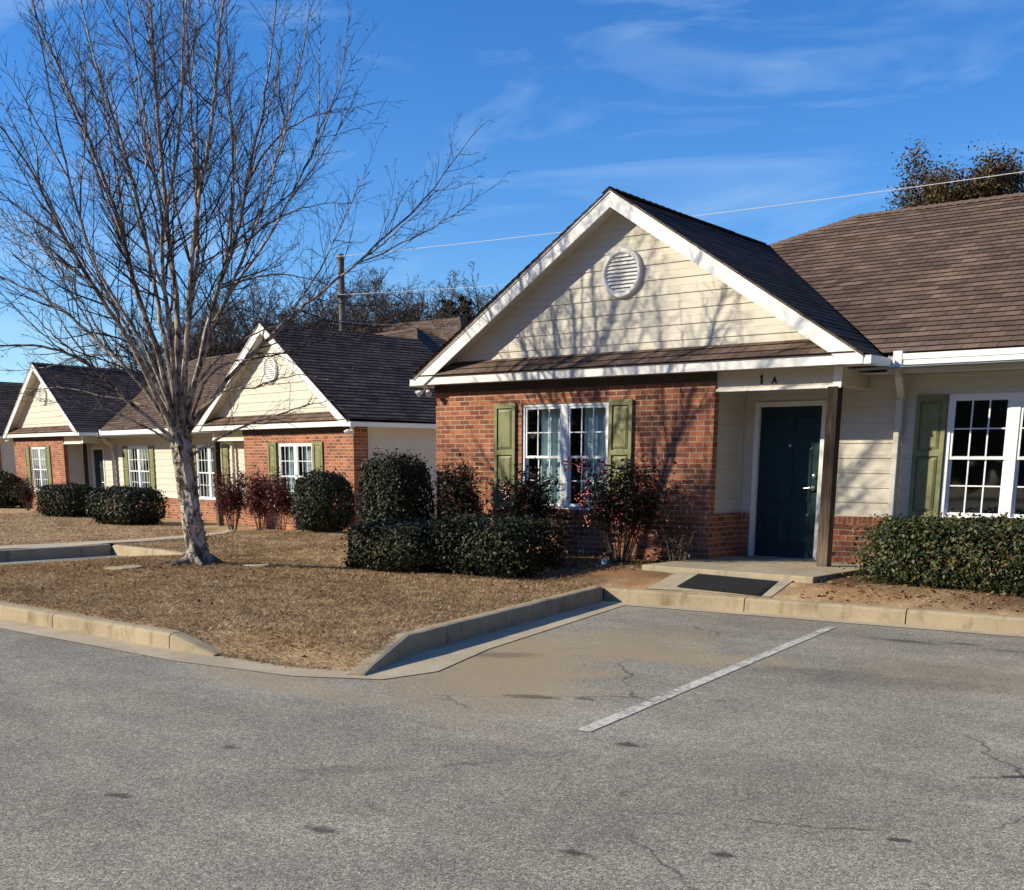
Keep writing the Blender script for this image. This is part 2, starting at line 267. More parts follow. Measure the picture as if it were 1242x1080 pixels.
# ------------------------------------------------------------------ object helpers
def tag(o, label=None, cat=None, group=None, kind=None):
    for k, v in (('label', label), ('category', cat), ('group', group), ('kind', kind)):
        if v: o[k] = v
    return o
def empty(name, loc, label=None, cat=None, group=None, rz=0):
    o = bpy.data.objects.new(name, None); COL.objects.link(o); o.location = loc; o.rotation_euler = (0, 0, rz); o.empty_display_size = .3
    return tag(o, label, cat, group)
def kids(o): return [c for c in bpy.data.objects if c.parent == o]
def dup(o, parent=None):
    c = o.copy(); COL.objects.link(c)
    if parent: c.parent = parent
    for k in kids(o): dup(k, c)
    return c
class MB:
    """collects faces (with uv in metres) and links them as one mesh object; mirror=L mirrors x -> L-x"""
    def __init__(s, mirror=None): s.v = []; s.f = []; s.uv = []; s.mi = []; s.mirror = mirror
    def poly(s, pts, uv=None, mi=0):
        if uv is None:
            n = Vector((0, 0, 0))
            for i in range(len(pts)):
                a, b = pts[i], pts[(i+1) % len(pts)]
                n += Vector(((a[1]-b[1])*(a[2]+b[2]), (a[2]-b[2])*(a[0]+b[0]), (a[0]-b[0])*(a[1]+b[1])))
            ax = max(range(3), key=lambda k: abs(n[k])); i, j = ((1, 2), (0, 2), (0, 1))[ax]
            uv = [(p[i], p[j]) for p in pts]
        pts = [tuple(p) for p in pts]
        if s.mirror is not None:
            pts = [(s.mirror-p[0], p[1], p[2]) for p in pts][::-1]; uv = list(uv)[::-1]
        b = len(s.v); s.v += pts; s.f.append(tuple(range(b, b+len(pts)))); s.uv += list(uv); s.mi.append(mi)
    def box(s, x0, x1, y0, y1, z0, z1, mi=0):
        a = [(x0, y0, z0), (x1, y0, z0), (x1, y1, z0), (x0, y1, z0), (x0, y0, z1), (x1, y0, z1), (x1, y1, z1), (x0, y1, z1)]
        for q in ((0, 1, 5, 4), (1, 2, 6, 5), (2, 3, 7, 6), (3, 0, 4, 7), (4, 5, 6, 7), (3, 2, 1, 0)): s.poly([a[i] for i in q], mi=mi)
    def prism(s, pts, y0, y1, mi=0):
        """polygon given as (x,z), anticlockwise seen from -y, extruded along y"""
        s.poly([(x, y0, z) for x, z in pts], mi=mi); s.poly([(x, y1, z) for x, z in pts][::-1], mi=mi)
        for i in range(len(pts)):
            (x0, z0), (x1, z1) = pts[i], pts[(i+1) % len(pts)]
            s.poly([(x0, y0, z0), (x0, y1, z0), (x1, y1, z1), (x1, y0, z1)], mi=mi)
    def tube(s, P, R, n=6, cap=True, mi=0):
        P = [Vector(p) for p in P]; rings = []
        up = Vector((0, 0, 1))
        for i, p in enumerate(P):
            t = (P[min(i+1, len(P)-1)]-P[max(i-1, 0)]).normalized()
            a = t.cross(up)
            if a.length < .05: a = t.cross(Vector((1, 0, 0)))
            a.normalize(); b = t.cross(a); r = R[i] if hasattr(R, '__len__') else R
            rings.append([p+(a*math.cos(q)+b*math.sin(q))*r for q in [math.pi/4+2*math.pi*k/n for k in range(n)]])
        for i in range(len(P)-1):
            for k in range(n): s.poly([rings[i][k], rings[i][(k+1) % n], rings[i+1][(k+1) % n], rings[i+1][k]][::-1], [(k/n, i), ((k+1)/n, i), ((k+1)/n, i+1), (k/n, i+1)], mi)
        if cap: s.poly(rings[0], mi=mi); s.poly(rings[-1][::-1], mi=mi)
    def lathe(s, c, prof, n=16, axis='z', mi=0):
        """prof: (radius, height) pairs along the axis from c"""
        def P(r, h, q):
            a, b = r*math.cos(q), r*math.sin(q)
            return (c[0]+a, c[1]+b, c[2]+h) if axis == 'z' else (c[0]+a, c[1]-h, c[2]+b)
        for (r0, h0), (r1, h1) in zip(prof[:-1], prof[1:]):
            for k in range(n):
                q0, q1 = 2*math.pi*k/n, 2*math.pi*(k+1)/n
                s.poly([P(r0, h0, q0), P(r0, h0, q1), P(r1, h1, q1), P(r1, h1, q0)], mi=mi)
    def build(s, name, mats, parent=None, smooth=False, bevel=0):
        me = bpy.data.meshes.new(name); me.from_pydata(s.v, [], s.f)
        for m in (mats if isinstance(mats, (list, tuple)) else [mats]): me.materials.append(m)
        l = me.uv_layers.new(name='uv'); l.data.foreach_set('uv', np.array(s.uv, 'f').ravel())
        me.polygons.foreach_set('material_index', s.mi)
        if smooth: me.polygons.foreach_set('use_smooth', [True]*len(s.f))
        me.update()
        o = bpy.data.objects.new(name, me); COL.objects.link(o)
        if parent: o.parent = parent
        if bevel:
            w = o.modifiers.new('weld', 'WELD'); w.merge_threshold = .0005
            b = o.modifiers.new('bevel', 'BEVEL'); b.width = bevel; b.segments = 2; b.limit_method = 'ANGLE'
        return o
def np_mesh(name, V, k, mat, parent=None, smooth=False):
    """V: (N,k,3) array, every row one k-gon"""
    N = len(V); me = bpy.data.meshes.new(name)
    me.vertices.add(N*k); me.vertices.foreach_set('co', V.astype('f').ravel())
    me.loops.add(N*k); me.loops.foreach_set('vertex_index', np.arange(N*k, dtype='i'))
    me.polygons.add(N); me.polygons.foreach_set('loop_start', np.arange(0, N*k, k, dtype='i'))
    me.update(calc_edges=True); me.validate()
    for m in (mat if isinstance(mat, (list, tuple)) else [mat]): me.materials.append(m)
    if smooth: me.polygons.foreach_set('use_smooth', [True]*N)
    o = bpy.data.objects.new(name, me); COL.objects.link(o)
    if parent: o.parent = parent
    return o
def clip(poly, ax, lim, keep_less):
    out = []
    for i in range(len(poly)):
        a, b = poly[i], poly[(i+1) % len(poly)]
        ia = (a[ax] <= lim) if keep_less else (a[ax] >= lim); ib = (b[ax] <= lim) if keep_less else (b[ax] >= lim)
        if ia: out.append(a)
        if ia != ib:
            t = (lim-a[ax])/(b[ax]-a[ax]); out.append((a[0]+t*(b[0]-a[0]), a[1]+t*(b[1]-a[1])))
    return out
def courses(mb, O, U, V, N, poly, step=None, lip=0.0, holes=(), uv0=(0, 0), start=None):
    """polygon in the plane O + u*U + v*V cut in courses of height step; each course leans out by lip at its lower edge; holes are (u0,u1,v0,v1)"""
    O, U, V, N = Vector(O), Vector(U), Vector(V), Vector(N)
    lo = min(p[1] for p in poly); hi = max(p[1] for p in poly)
    s0 = lo if start is None else start
    br = {lo, hi}
    if step:
        k = math.ceil((lo-s0)/step-1e-6)
        while s0+k*step < hi-1e-6:
            if s0+k*step > lo: br.add(s0+k*step)
            k += 1
    for h in holes:
        for q in h[2:]:
            if lo < q < hi: br.add(q)
    br = sorted(br)
    def off(v, top):
        if not step: return 0
        k = math.floor((v-s0)/step+(1e-6 if not top else -1e-6)); f = (v-s0-k*step)/step
        return lip*(1-f)
    for a, b in zip(br[:-1], br[1:]):
        if b-a < 1e-5: continue
        band = clip(clip(poly, 1, a, False), 1, b, True)
        if len(band) < 3: continue
        cuts = sorted([(h[0], h[1]) for h in holes if h[2] < b-1e-6 and h[3] > a+1e-6])
        pieces = []; x = -1e9
        for c0, c1 in cuts: pieces.append((x, c0)); x = c1
        pieces.append((x, 1e9))
        for x0, x1 in pieces:
            q = clip(clip(band, 0, x0, False), 0, x1, True)
            if len(q) < 3: continue
            q = [p for i, p in enumerate(q) if (abs(p[0]-q[i-1][0])+abs(p[1]-q[i-1][1])) > 1e-6]
            if len(q) < 3: continue
            oa, ob = off(a, False), off(b, True)
            P = [O+U*u+V*v+N*(oa+(ob-oa)*(v-a)/(b-a)) for u, v in q]
            mb.poly(P, [(u-uv0[0], v-uv0[1]) for u, v in q])
            if step and lip:
                low = [u for u, v in q if abs(v-a) < 1e-6]
                if len(low) >= 2 and oa > .001:
                    u0, u1 = min(low), max(low)
                    A = O+V*a
                    mb.poly([A+U*u0-N*.002, A+U*u1-N*.002, A+U*u1+N*oa, A+U*u0+N*oa], [(u0-uv0[0], a-uv0[1]+.002)]*4)
def roof_plane(mb, pts, step=.145, lip=.011):
    """shingled plane through 3-D points given anticlockwise seen from above"""
    P = [Vector(p) for p in pts]; n = Vector((0, 0, 0))
    for i in range(len(P)): n += (P[i]-P[0]).cross(P[(i+1) % len(P)]-P[0])
    n.normalize()
    if n.z < 0: n = -n
    U = Vector((0, 0, 1)).cross(n).normalized(); V = n.cross(U)
    O = min(P, key=lambda p: p.z)
    pl = [((p-O).dot(U), (p-O).dot(V)) for p in P]
    courses(mb, O, U, V, n, pl, step, lip)
# ------------------------------------------------------------------ ground, paving, kerbs
def ss(a, b, x):
    t = min(1, max(0, (x-a)/(b-a))); return t*t*(3-2*t)
def park_z(x, y): return -.38+.022*max(-34.0, min(0, x+4))
def lawn_z(x, y):
    z = -.225-.21*ss(-5, -12, x)-.05*ss(-12, -25, x)
    z += .165*ss(-2.3, -1.2, y)*ss(-3, -1, x)                              # bed rises to the near house
    z += .07*math.exp(-((x+.75)**2+(y+4.1)**2)/1.1)                      # mound round the trunk
    z += .05*math.exp(-((x-1.8)**2/7+(y+5.3)**2/2.2))
    z += 1.6*ss(16, 42, y)
    if x > 4.9 and y > -3.5: z = min(z, -.240+.28*max(0, y+2.25-.115*(x-5)))
    t = min(1, max(0, (x-4.75)/1.7)); z -= .15*ss(.75, .04, math.hypot(x-(4.75+1.7*t), y-(-8.02+.2*t)))
    z += .012*math.sin(x*1.9+.6*y)*math.sin(y*2.3-.4*x)
    return z
def sheet(name, poly, zf, step, mat, kind='structure', parent=None):
    """triangulated sheet inside a polygon, draped on zf"""
    xs = [p[0] for p in poly]; ys = [p[1] for p in poly]; pts = [Vector(p) for p in poly]; n = len(pts)
    edges = [(i, (i+1) % n) for i in range(n)]
    def inside(x, y):
        c = False
        for i in range(n):
            (x1, y1), (x2, y2) = poly[i], poly[(i+1) % n]
            if (y1 > y) != (y2 > y) and x < (x2-x1)*(y-y1)/(y2-y1)+x1: c = not c
        return c
    x = min(xs)+step/2; r = random.Random(3)
    while x < max(xs):
        y = min(ys)+step/2
        while y < max(ys):
            if inside(x, y): pts.append(Vector((x+r.uniform(-.2, .2)*step, y+r.uniform(-.2, .2)*step)))
            y += step
        x += step
    v, e, f, *_ = delaunay_2d_cdt([p.to_2d() for p in pts], edges, [], 1, 1e-4)
    me = bpy.data.meshes.new(name); me.from_pydata([(p.x, p.y, zf(p.x, p.y)) for p in v], [], f); me.materials.append(mat)
    me.polygons.foreach_set('use_smooth', [True]*len(me.polygons)); me.update()
    o = bpy.data.objects.new(name, me); COL.objects.link(o)
    if parent: o.parent = parent
    return tag(o, kind=kind)
far = MB(); far.poly([(-500, -300, -1.6), (500, -300, -1.6), (500, 700, -1.6), (-500, 700, -1.6)])
tag(far.build('ground', M['lawn']), kind='structure')
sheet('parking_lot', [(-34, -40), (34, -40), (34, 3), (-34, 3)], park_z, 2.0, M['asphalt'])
KF = lambda x: -2.33+.115*(x-5)            # front of the kerb along the parking bay
KB = .16
# outline of everything planted (inside the kerbs)
LAWN = [(4.85, KF(4.85)+.08), (5.42, -4.6), (5.96, -6.78), (6.38, -7.70), (5.9, -7.87), (5.4, -7.90), (4.9, -7.92), (4.3, -7.9), (-3.0, -7.9), (-3.5, -7.5), (-3.32, -5.4), (-3.12, -2.72), (-6.25, -2.08),
        (-6.25, -14), (-60, -14), (-60, 70), (34, 70), (34, KF(34)+.08), (20, KF(20)+.08)]
NEAR = [(4.85, KF(4.85)+.08), (5.42, -4.6), (5.96, -6.78), (6.38, -7.70), (5.9, -7.87), (5.4, -7.90), (4.9, -7.92), (4.3, -7.9), (-3.0, -7.9), (-3.5, -7.5), (-3.32, -5.4), (-3.12, -2.72), (-3.12, 1.2), (13.0, 1.2), (13.0, KF(13)+.08)]
tag(sheet('lawn', NEAR, lawn_z, .22, M['lawn']))
sheet('lawn', [(-3.12, -2.72), (-6.25, -2.08), (-6.25, -14), (-60, -14), (-60, 70), (34, 70), (34, KF(34)+.08), (13.0, KF(13)+.08), (13.0, 1.2), (-3.12, 1.2)], lawn_z, 1.1, M['lawn'])
def kerb(pts, w=.16, dz=.18, zf=park_z, joint=1.9, right=True):
    """concrete kerb: pts (x, y, height) along its street face; it lies to the left of the way (right=False: to the right)"""
    mb = MB(); P = []
    acc = 0
    for i in range(len(pts)-1):
        a, b = pts[i], pts[i+1]; l = math.hypot(b[0]-a[0], b[1]-a[1]); n = max(1, int(l/.2))
        for k in range(n): t = k/n; P.append((a[0]+(b[0]-a[0])*t, a[1]+(b[1]-a[1])*t, a[2]+(b[2]-a[2])*t, acc+l*t))
        acc += l
    P.append((*pts[-1], acc)); sec = []
    rnd = random.Random(5)
    for i, p in enumerate(P):
        a, b = P[max(0, i-1)], P[min(len(P)-1, i+1)]; d = Vector((b[0]-a[0], b[1]-a[1])).normalized(); nn = Vector((-d.y, d.x))*(1 if right else -1)
        z0 = zf(p[0], p[1])-.05; z1 = zf(p[0], p[1])+p[2]+rnd.uniform(-.003, .003); c = min(.03, p[2]*.3)
        prof = [(0, z0), (.012, z1-c), (.022+c*.4, z1-c*.25), (.04+c, z1), (w-.02, z1), (w, z1-.015), (w, z0)]
        sec.append([(p[0]+nn.x*u, p[1]+nn.y*u, z) for u, z in prof])
    nj = joint
    for i in range(len(P)-1):
        g = P[i][3] <= nj < P[i+1][3] or P[i+1][3] == nj
        A, B = sec[i], sec[i+1]
        if g:
            nj += joint                                       # an open joint, 14 mm
            t = .014/max(.01, P[i+1][3]-P[i][3])
            Cc = [tuple(Vector(b)*t+Vector(a)*(1-t)) for a, b in zip(A, B)]
            mb.poly(A); mb.poly(Cc); A = Cc
        for k in range(6):
            q = [A[k], B[k], B[k+1], A[k+1]]
            mb.poly(q if not right else q)
    mb.poly(sec[0]); mb.poly(sec[-1])
    return tag(mb.build('kerb', M['concrete']), kind='structure')
def ramp_pts(a, b, h, l0=0, l1=0):
    d = math.hypot(b[0]-a[0], b[1]-a[1]); f = lambda t: (a[0]+(b[0]-a[0])*t, a[1]+(b[1]-a[1])*t)
    out = [(*a, .02 if l0 else h)]
    if l0: out.append((*f(l0/d), h))
    if l1: out.append((*f(1-l1/d), h))
    out.append((*b, .02 if l1 else h)); return out
kerb(ramp_pts((4.98, KF(4.98)), (26, KF(26)), .165))                                     # front of the parking bay
kerb([(6.52, -7.78, .02), (6.06, -6.78, .18), (4.98, KF(4.98), .18)], w=.17)                       # side of the island by the bay (street face to the right)
kerb(ramp_pts((-9, -8.02), (4.86, -8.02), .15, 0, .65), w=.17)                         # street side of the island
kerb(ramp_pts((-6.08, -14), (-6.08, -2.2), .19), w=.17)                                   # far bay, side that faces us
kerb(ramp_pts((-6.08, -2.2), (-3.0, -2.85), .18, 0, 0), w=.17)                            # far bay, head
kerb(ramp_pts((-3.2, -2.8), (-3.48, -7.9), .10, 0, 0), w=.17)
def strip(name, a, b, mat, dz=.006, zf=park_z):
    """sheet between two polylines with the same number of points"""
    mb = MB()
    for i in range(len(a)-1):
        n = max(1, int(math.hypot(a[i+1][0]-a[i][0], a[i+1][1]-a[i][1])/.5))
        for k in range(n):
            q = []
            for L_, t in ((a, k/n), (b, k/n), (b, (k+1)/n), (a, (k+1)/n)):
                x = L_[i][0]+(L_[i+1][0]-L_[i][0])*t; y = L_[i][1]+(L_[i+1][1]-L_[i][1])*t
                q.append((x, y, zf(x, y)+dz))
            mb.poly(q[::-1])
    return tag(mb.build(name, mat), kind='structure')
strip('gutter_pan', [(26, KF(26)+.02), (4.95, KF(5.0)+.05), (5.80, -6.0), (6.2, -7.3), (6.32, -7.62), (6.0, -7.78), (4.8, -7.86), (-9, -7.95)],
      [(26, KF(26)-.24), (5.43, KF(5.43)-.26), (6.36, -6.1), (6.80, -7.25), (6.72, -7.80), (6.1, -8.16), (4.8, -8.36), (-9, -8.42)], M['pan'])
strip('parking_line', [(8.89, -8.22), (8.03, -2.63)], [(8.99, -8.18), (8.13, -2.6)], M['paint'], .0045)
strip('parking_line', [(5.36, -3.0), (5.46, -3.45)], [(5.43, -2.97), (5.53, -3.42)], M['paint'], .0045)
strip('path', [(-6.245, -14), (-6.25, -1.5), (-7.0, .6), (-9.0, 2.6), (-10.6, 4.0)], [(-7.5, -14), (-7.55, -1.2), (-8.3, 1.4), (-10.4, 3.6), (-12.0, 4.9)], M['walk'], .014, lawn_z)
# porch slab of the near house and the path down to the kerb
sl = MB(); sl.box(4.9, 7.27, -1.38, .86, -.42, 0); tag(sl.build('porch_slab', M['slab'], bevel=.012), kind='structure')
pw = MB(); pw.poly([(5.45, KF(5.45)+.165, -.205), (7.02, KF(7.02)+.165, -.205), (7.02, -1.385, -.055), (5.45, -1.385, -.055)]); pw.poly([(7.02, KF(7.02)+.165, -.205), (7.02, KF(7.02)+.165, -.4), (7.02, -1.385, -.4), (7.02, -1.385, -.055)]); pw.poly([(5.45, KF(5.45)+.165, -.205), (5.45, -1.385, -.055), (5.45, -1.385, -.4), (5.45, KF(5.45)+.165, -.4)]); tag(pw.build('path', M['slab']), kind='structure')

# ------------------------------------------------------------------ houses
W, D, GL, GR, XM, ZR, ZE, GO = 5.07, .90, -.22, 7.21, 3.495, 4.88, 2.57, -.25
WX0, WX1, WZ0, WZ1 = 1.771, 3.361, .60, 2.13
VX, VY, VZ = (1, 0, 0), (0, 1, 0), (0, 0, 1)
def soldier(mb, x0, x1, y0, y1, z0, z1):
    """row of upright bricks (the brick texture turned a quarter)"""
    mb.poly([(x0, y0, z0), (x1, y0, z0), (x1, y0, z1), (x0, y0, z1)], [(.1+z0-z0, x0), (.1, x1), (.1+min(.19, z1-z0), x1), (.1+min(.19, z1-z0), x0)])
    mb.poly([(x0, y0, z1), (x1, y0, z1), (x1, y1, z1), (x0, y1, z1)], [(.1, x0), (.1, x1), (.19, x1), (.19, x0)])
    for x, s in ((x0, 1), (x1, -1)):
        q = [(x, y1, z0), (x, y0, z0), (x, y0, z1), (x, y1, z1)]; mb.poly(q if s > 0 else q[::-1], [(.1, .01), (.1, .06), (.2, .06), (.2, .01)])
    mb.poly([(x0, y1, z0), (x1, y1, z0), (x1, y0, z0), (x0, y0, z0)], [(.1, x0), (.1, x1), (.19, x1), (.19, x0)])
def window(parent, mir, x0, x1, z0, z1, y, curtain=None):
    f = MB(mir); ya, yb = y, y+.07; e = .03; xm = (x0+x1)/2; zm = z0+(z1-z0)*.495
    f.box(x0, x0+.045, ya, yb, z0, z1); f.box(x1-.045, x1, ya, yb, z0, z1)
    f.box(x0+.045, x1-.045, ya, yb, z1-.045, z1); f.box(x0+.045, x1-.045, ya-.02, yb, z0, z0+.045)
    f.box(xm-.06, xm+.06, ya, yb, z0+.045, z1-.045)
    w = f.build('window', M['vinyl'], parent, bevel=.004)
    s = MB(mir); m = MB(mir); g = MB(mir); c = MB(mir)
    for a, b in ((x0+.045, xm-.06), (xm+.06, x1-.045)):
        for k, (p, q, yy) in enumerate(((z0+.045, zm+.02, y+.035), (zm-.02, z1-.045, y+.012))):
            t = .034
            s.box(a, a+t, yy, yy+.022, p, q); s.box(b-t, b, yy, yy+.022, p, q); s.box(a+t, b-t, yy, yy+.022, p, p+t); s.box(a+t, b-t, yy, yy+.022, q-t, q)
            for i in (1, 2):
                xx = a+t+(b-a-2*t)*i/3; m.box(xx-.009, xx+.009, yy+.002, yy+.010, p+t, q-t)
            zz = (p+q)/2; m.box(a+t, b-t, yy+.0035, yy+.0085, zz-.008, zz+.008)
            g.poly([(a+t, yy+.013, p+t), (b-t, yy+.013, p+t), (b-t, yy+.013, q-t), (a+t, yy+.013, q-t)])
        if curtain:
            u0, u1 = a+(b-a)*curtain[0], a+(b-a)*curtain[1]; n = 26
            for i in range(n):
                xa, xb = u0+(u1-u0)*i/n, u0+(u1-u0)*(i+1)/n
                ca, cb = [y+.19+.028*math.sin(v*31)+.014*math.sin(v*67+1) for v in (xa, xb)]
                c.poly([(xa, ca, z0-.02), (xb, cb, z0-.02), (xb, cb, z1), (xa, ca, z1)])
    s.build('sash', M['vinyl'], w); m.build('glazing_bars', M['vinyl'], w); g.build('pane', M['glass'], w)
    if curtain: c.build('curtain', M['curtain'], w, smooth=True)
    return w
def shutter(parent, mir, x0, x1, z0, z1, y):
    b = MB(mir); st = .055; zm = z0+(z1-z0)*.53
    b.box(x0+.005, x1-.005, y-.012, y, z0+.005, z1-.005)
    b.box(x0, x0+st, y-.036, y-.012, z0, z1); b.box(x1-st, x1, y-.036, y-.012, z0, z1)
    for p, q in ((z0, z0+.075), (zm-.035, zm+.035), (z1-.075, z1)): b.box(x0+st, x1-st, y-.036, y-.012, p, q)
    for p, q in ((z0+.075, zm-.035), (zm+.035, z1-.075)):
        a0, a1, g = x0+st+.02, x1-st-.02, .02
        A = [(a0, p+g), (a1, p+g), (a1, q-g), (a0, q-g)]; k = .03; B = [(a0+k, p+g+k), (a1-k, p+g+k), (a1-k, q-g-k), (a0+k, q-g-k)]
        for i in range(4):
            j = (i+1) % 4
            b.poly([(A[i][0], y-.020, A[i][1]), (A[j][0], y-.020, A[j][1]), (B[j][0], y-.034, B[j][1]), (B[i][0], y-.034, B[i][1])])
            b.poly([(A[i][0], y-.012, A[i][1]), (A[j][0], y-.012, A[j][1]), (A[j][0], y-.020, A[j][1]), (A[i][0], y-.020, A[i][1])])
        b.poly([(x, y-.034, z) for x, z in B])
    return b.build('shutter', M['shutter'], parent)
def wing(root, mir, number):
    n_ = (0, -1, 0)
    b = MB(mir)
    courses(b, (0, 0, 0), VX, VZ, n_, [(0, -.5), (W, -.5), (W, 2.37), (0, 2.37)], holes=[(WX0, WX1, WZ0, WZ1)])
    b.poly([(W, 0, -.5), (W, .12, -.5), (W, .12, 2.37), (W, 0, 2.37)]); b.poly([(0, .36, -.5), (0, 0, -.5), (0, 0, 2.44), (0, .36, 2.44)])
    b.poly([(W, .12, .6), (W-.07, .12, .6), (W-.07, .12, 2.37), (W, .12, 2.37)])
    b.poly([(W, .12, -.5), (W, .83, -.5), (W, .83, .6), (W, .12, .6)]); b.poly([(W, .12, .6), (W, .83, .6), (W-.07, .83, .6), (W-.07, .12, .6)])
    r = .09
    for q in ([(WX0, 0, WZ0), (WX0, r, WZ0), (WX0, r, WZ1), (WX0, 0, WZ1)][::-1], [(WX1, 0, WZ0), (WX1, r, WZ0), (WX1, r, WZ1), (WX1, 0, WZ1)], [(WX0, 0, WZ1), (WX1, 0, WZ1), (WX1, r, WZ1), (WX0, r, WZ1)][::-1]): b.poly(q[::-1])
    bw = b.build('brick_wall', M['brick'], root)
    s = MB(mir); soldier(s, WX0-.04, WX1+.04, -.035, .08, WZ0-.11, WZ0-.002); s.build('brick_sill', M['brick'], root)
    window(root, mir, WX0, WX1, WZ0, WZ1, .02, (.26, 1.0))
    shutter(root, mir, 1.255, 1.665, WZ0, WZ1+.02, -.004); shutter(root, mir, WX1+.03, WX1+.425, WZ0, WZ1+.02, -.004)
    # frieze, soffit, fascia, rakes
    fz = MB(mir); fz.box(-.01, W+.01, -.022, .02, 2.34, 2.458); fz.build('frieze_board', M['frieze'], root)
    so = MB(mir); so.box(GL+.02, GR-.02, GO+.032, -.024, 2.462, 2.478)
    so.box(GL+.02, -.005, -.024, 9.6, 2.462, 2.478); so.box(6.83, GR-.02, -.024, .44, 2.462, 2.478); so.box(W, 6.83, .02, .89, 2.4555, 2.4615)
    m = (ZR-ZE)/(XM-GL)
    zl = lambda x: ZR-m*abs(x-XM)
    for xa, xb in ((GL+.3, XM), (XM, GR-.3)):
        q = [(xa, GO+.0, zl(xa)-.165), (xb, GO+.0, zl(xb)-.165), (xb, .02, zl(xb)-.165), (xa, .02, zl(xa)-.165)]; so.poly(q[::-1])
    so.build('soffit', M['soffit'], root)
    t = MB(mir); t.box(GL+.02, GR-.02, GO+.002, GO+.03, 2.458, 2.582)
    for sgn in (-1, 1):
        e = GL if sgn < 0 else GR; dd = -sgn
        pts = [(e, 2.452), (e, 2.545), (XM, ZR-.022), (XM, ZR-.235), (e+dd*.20, 2.452)]
        t.prism(pts if sgn > 0 else pts[::-1], GO-.026, GO)
        pts = [(e, 2.53), (e, 2.550), (XM, ZR-.018), (XM, ZR-.045)]                       # narrow shingle mould on top of the rake
        t.prism(pts if sgn > 0 else pts[::-1], GO-.04, GO-.027)
    t.build('fascia_board', M['white'], root, bevel=.003)
    for x, s_ in ((GL, -1), (GR, 1)):
        g = MB(mir)
        y1 = 9.7 if s_ < 0 else .34
        xa, xb = (x-.10, x-.002) if s_ < 0 else (x+.002, x+.10)
        g.box(xa, xb, GO-.02, y1, 2.448, 2.462); g.box(xa, xa+.008, GO-.02, y1, 2.462, 2.55); g.box(xb-.008, xb, GO-.02, y1, 2.462, 2.55); g.box(xa+.008, xb-.008, GO-.02, GO-.012, 2.462, 2.55)
        g.build('gutter', M['white'], root, bevel=.004)
    p = MB(mir); roof_plane(p, [(GL+.10, GO-.035, 2.588), (GR-.10, GO-.035, 2.588), (GR-.48, .015, 2.80), (GL+.48, .015, 2.80)], .145, .010)
    p.build('skirt_roof', M['shingle'], root)
    gb = MB(mir); z0 = 2.70
    hw = (ZR-.10-z0)/m
    courses(gb, (0, .015, 0), VX, VZ, n_, [(XM-hw, z0), (XM+hw, z0), (XM, ZR-.10)], .2, .014)
    gb.build('gable_siding', M['siding'], root)
    # round louvred vent
    v = MB(mir); c = (3.545, .0, 3.83)
    v.lathe(c, [(.325, -.02), (.325, .035), (.31, .05), (.275, .05), (.255, .03), (.25, -.005)], 36, 'y')
    vt = v.build('gable_vent', M['white'], root, smooth=False)
    sv = MB(mir)
    for k in range(10):
        z = -.225+k*.05; hwid = math.sqrt(max(0, .252**2-z*z))
        if hwid > .06: sv.poly([(c[0]-hwid, -.034, c[2]+z-.014), (c[0]+hwid, -.034, c[2]+z-.014), (c[0]+hwid, -.008, c[2]+z+.022), (c[0]-hwid, -.008, c[2]+z+.022)])
    sv.build('louvre', M['white'], vt)
    # side wall: lap siding behind the brick corner
    sd = MB(mir); courses(sd, (.0, 0, 0), (0, -1, 0), VZ, (-1, 0, 0), [(-9.45, -.5), (-.36, -.5), (-.36, 2.462), (-9.45, 2.462)], .2, .014)
    sd.build('side_siding', M['siding'], root); sd = MB(mir)
    courses(sd, (W-.07, 0, 0), VY, VZ, (1, 0, 0), [(.12, .6), (.89, .6), (.89, 2.455), (.12, 2.455)], .2, .014)
    sd.build('porch_siding', M['siding'], root)
    cb = MB(mir); cb.box(W-.075, W-.02, .835, .895, .605, 2.455); cb.build('corner_board', M['beam'], root); cb = MB(mir); cb.box(-.025, .004, .362, .46, -.4, 2.46); cb.build('corner_board', M['beam'], root)
    # porch: beam, return beam, post
    bm = MB(mir); bm.box(W+.005, 6.825, .03, .14, 2.222, 2.462); bm.box(6.655, 6.822, .142, .885, 2.23, 2.455); be = bm.build('porch_beam', M['beam'], root, bevel=.004)
    tr = MB(mir); tr.box(W+.006, 6.83, .008, .03, 2.205, 2.24); tr.box(6.72, 6.828, .016, .0295, 2.24, 2.458); tr.build('beam_trim', M['white'], be)
    po = MB(mir); po.box(6.655, 6.80, .002, .142, 0, 2.221); po.build('porch_post', M['wood'], root, bevel=.006)
    if number:
        d = MB(); z = 2.285; x = 5.72
        d.prism([(x, z), (x+.026, z), (x+.026, z+.115), (x+.008, z+.115), (x-.018, z+.092), (x-.012, z+.08), (x, z+.09)], -.0+.022, .029); d.build('house_number', M['black'], be)
        d = MB(); x = 5.875
        d.prism([(x, z), (x+.020, z), (x+.048, z+.082), (x+.034, z+.082)], .022, .029); d.prism([(x+.060, z), (x+.080, z), (x+.046, z+.082), (x+.034, z+.082)], .0215, .0285); d.prism([(x+.015, z+.024), (x+.065, z+.024), (x+.06, z+.04), (x+.02, z+.04)], .0225, .0295)
        d.build('house_letter', M['black'], be)
    # twin floodlight under the soffit at the outer corner
    fl = MB(mir); fl.lathe((-.11, -.10, 2.40), [(.0, .06), (.055, .06), (.055, .03), (.03, .01), (.0, .01)], 12)
    fo = fl.build('floodlight', M['white'], root, smooth=True)
    for sx in (-1, 1):
        h = MB(mir); a = Vector((-.11, -.10, 2.41)); q = a+Vector((.06*sx, -.02, -.03)); e = q+Vector((.075*sx, -.07, -.06))
        h.tube([a, q, q+(e-q)*.25, e], [.012, .02, .038, .052], 10); h.build('lamp_head', M['white'], fo, smooth=True)
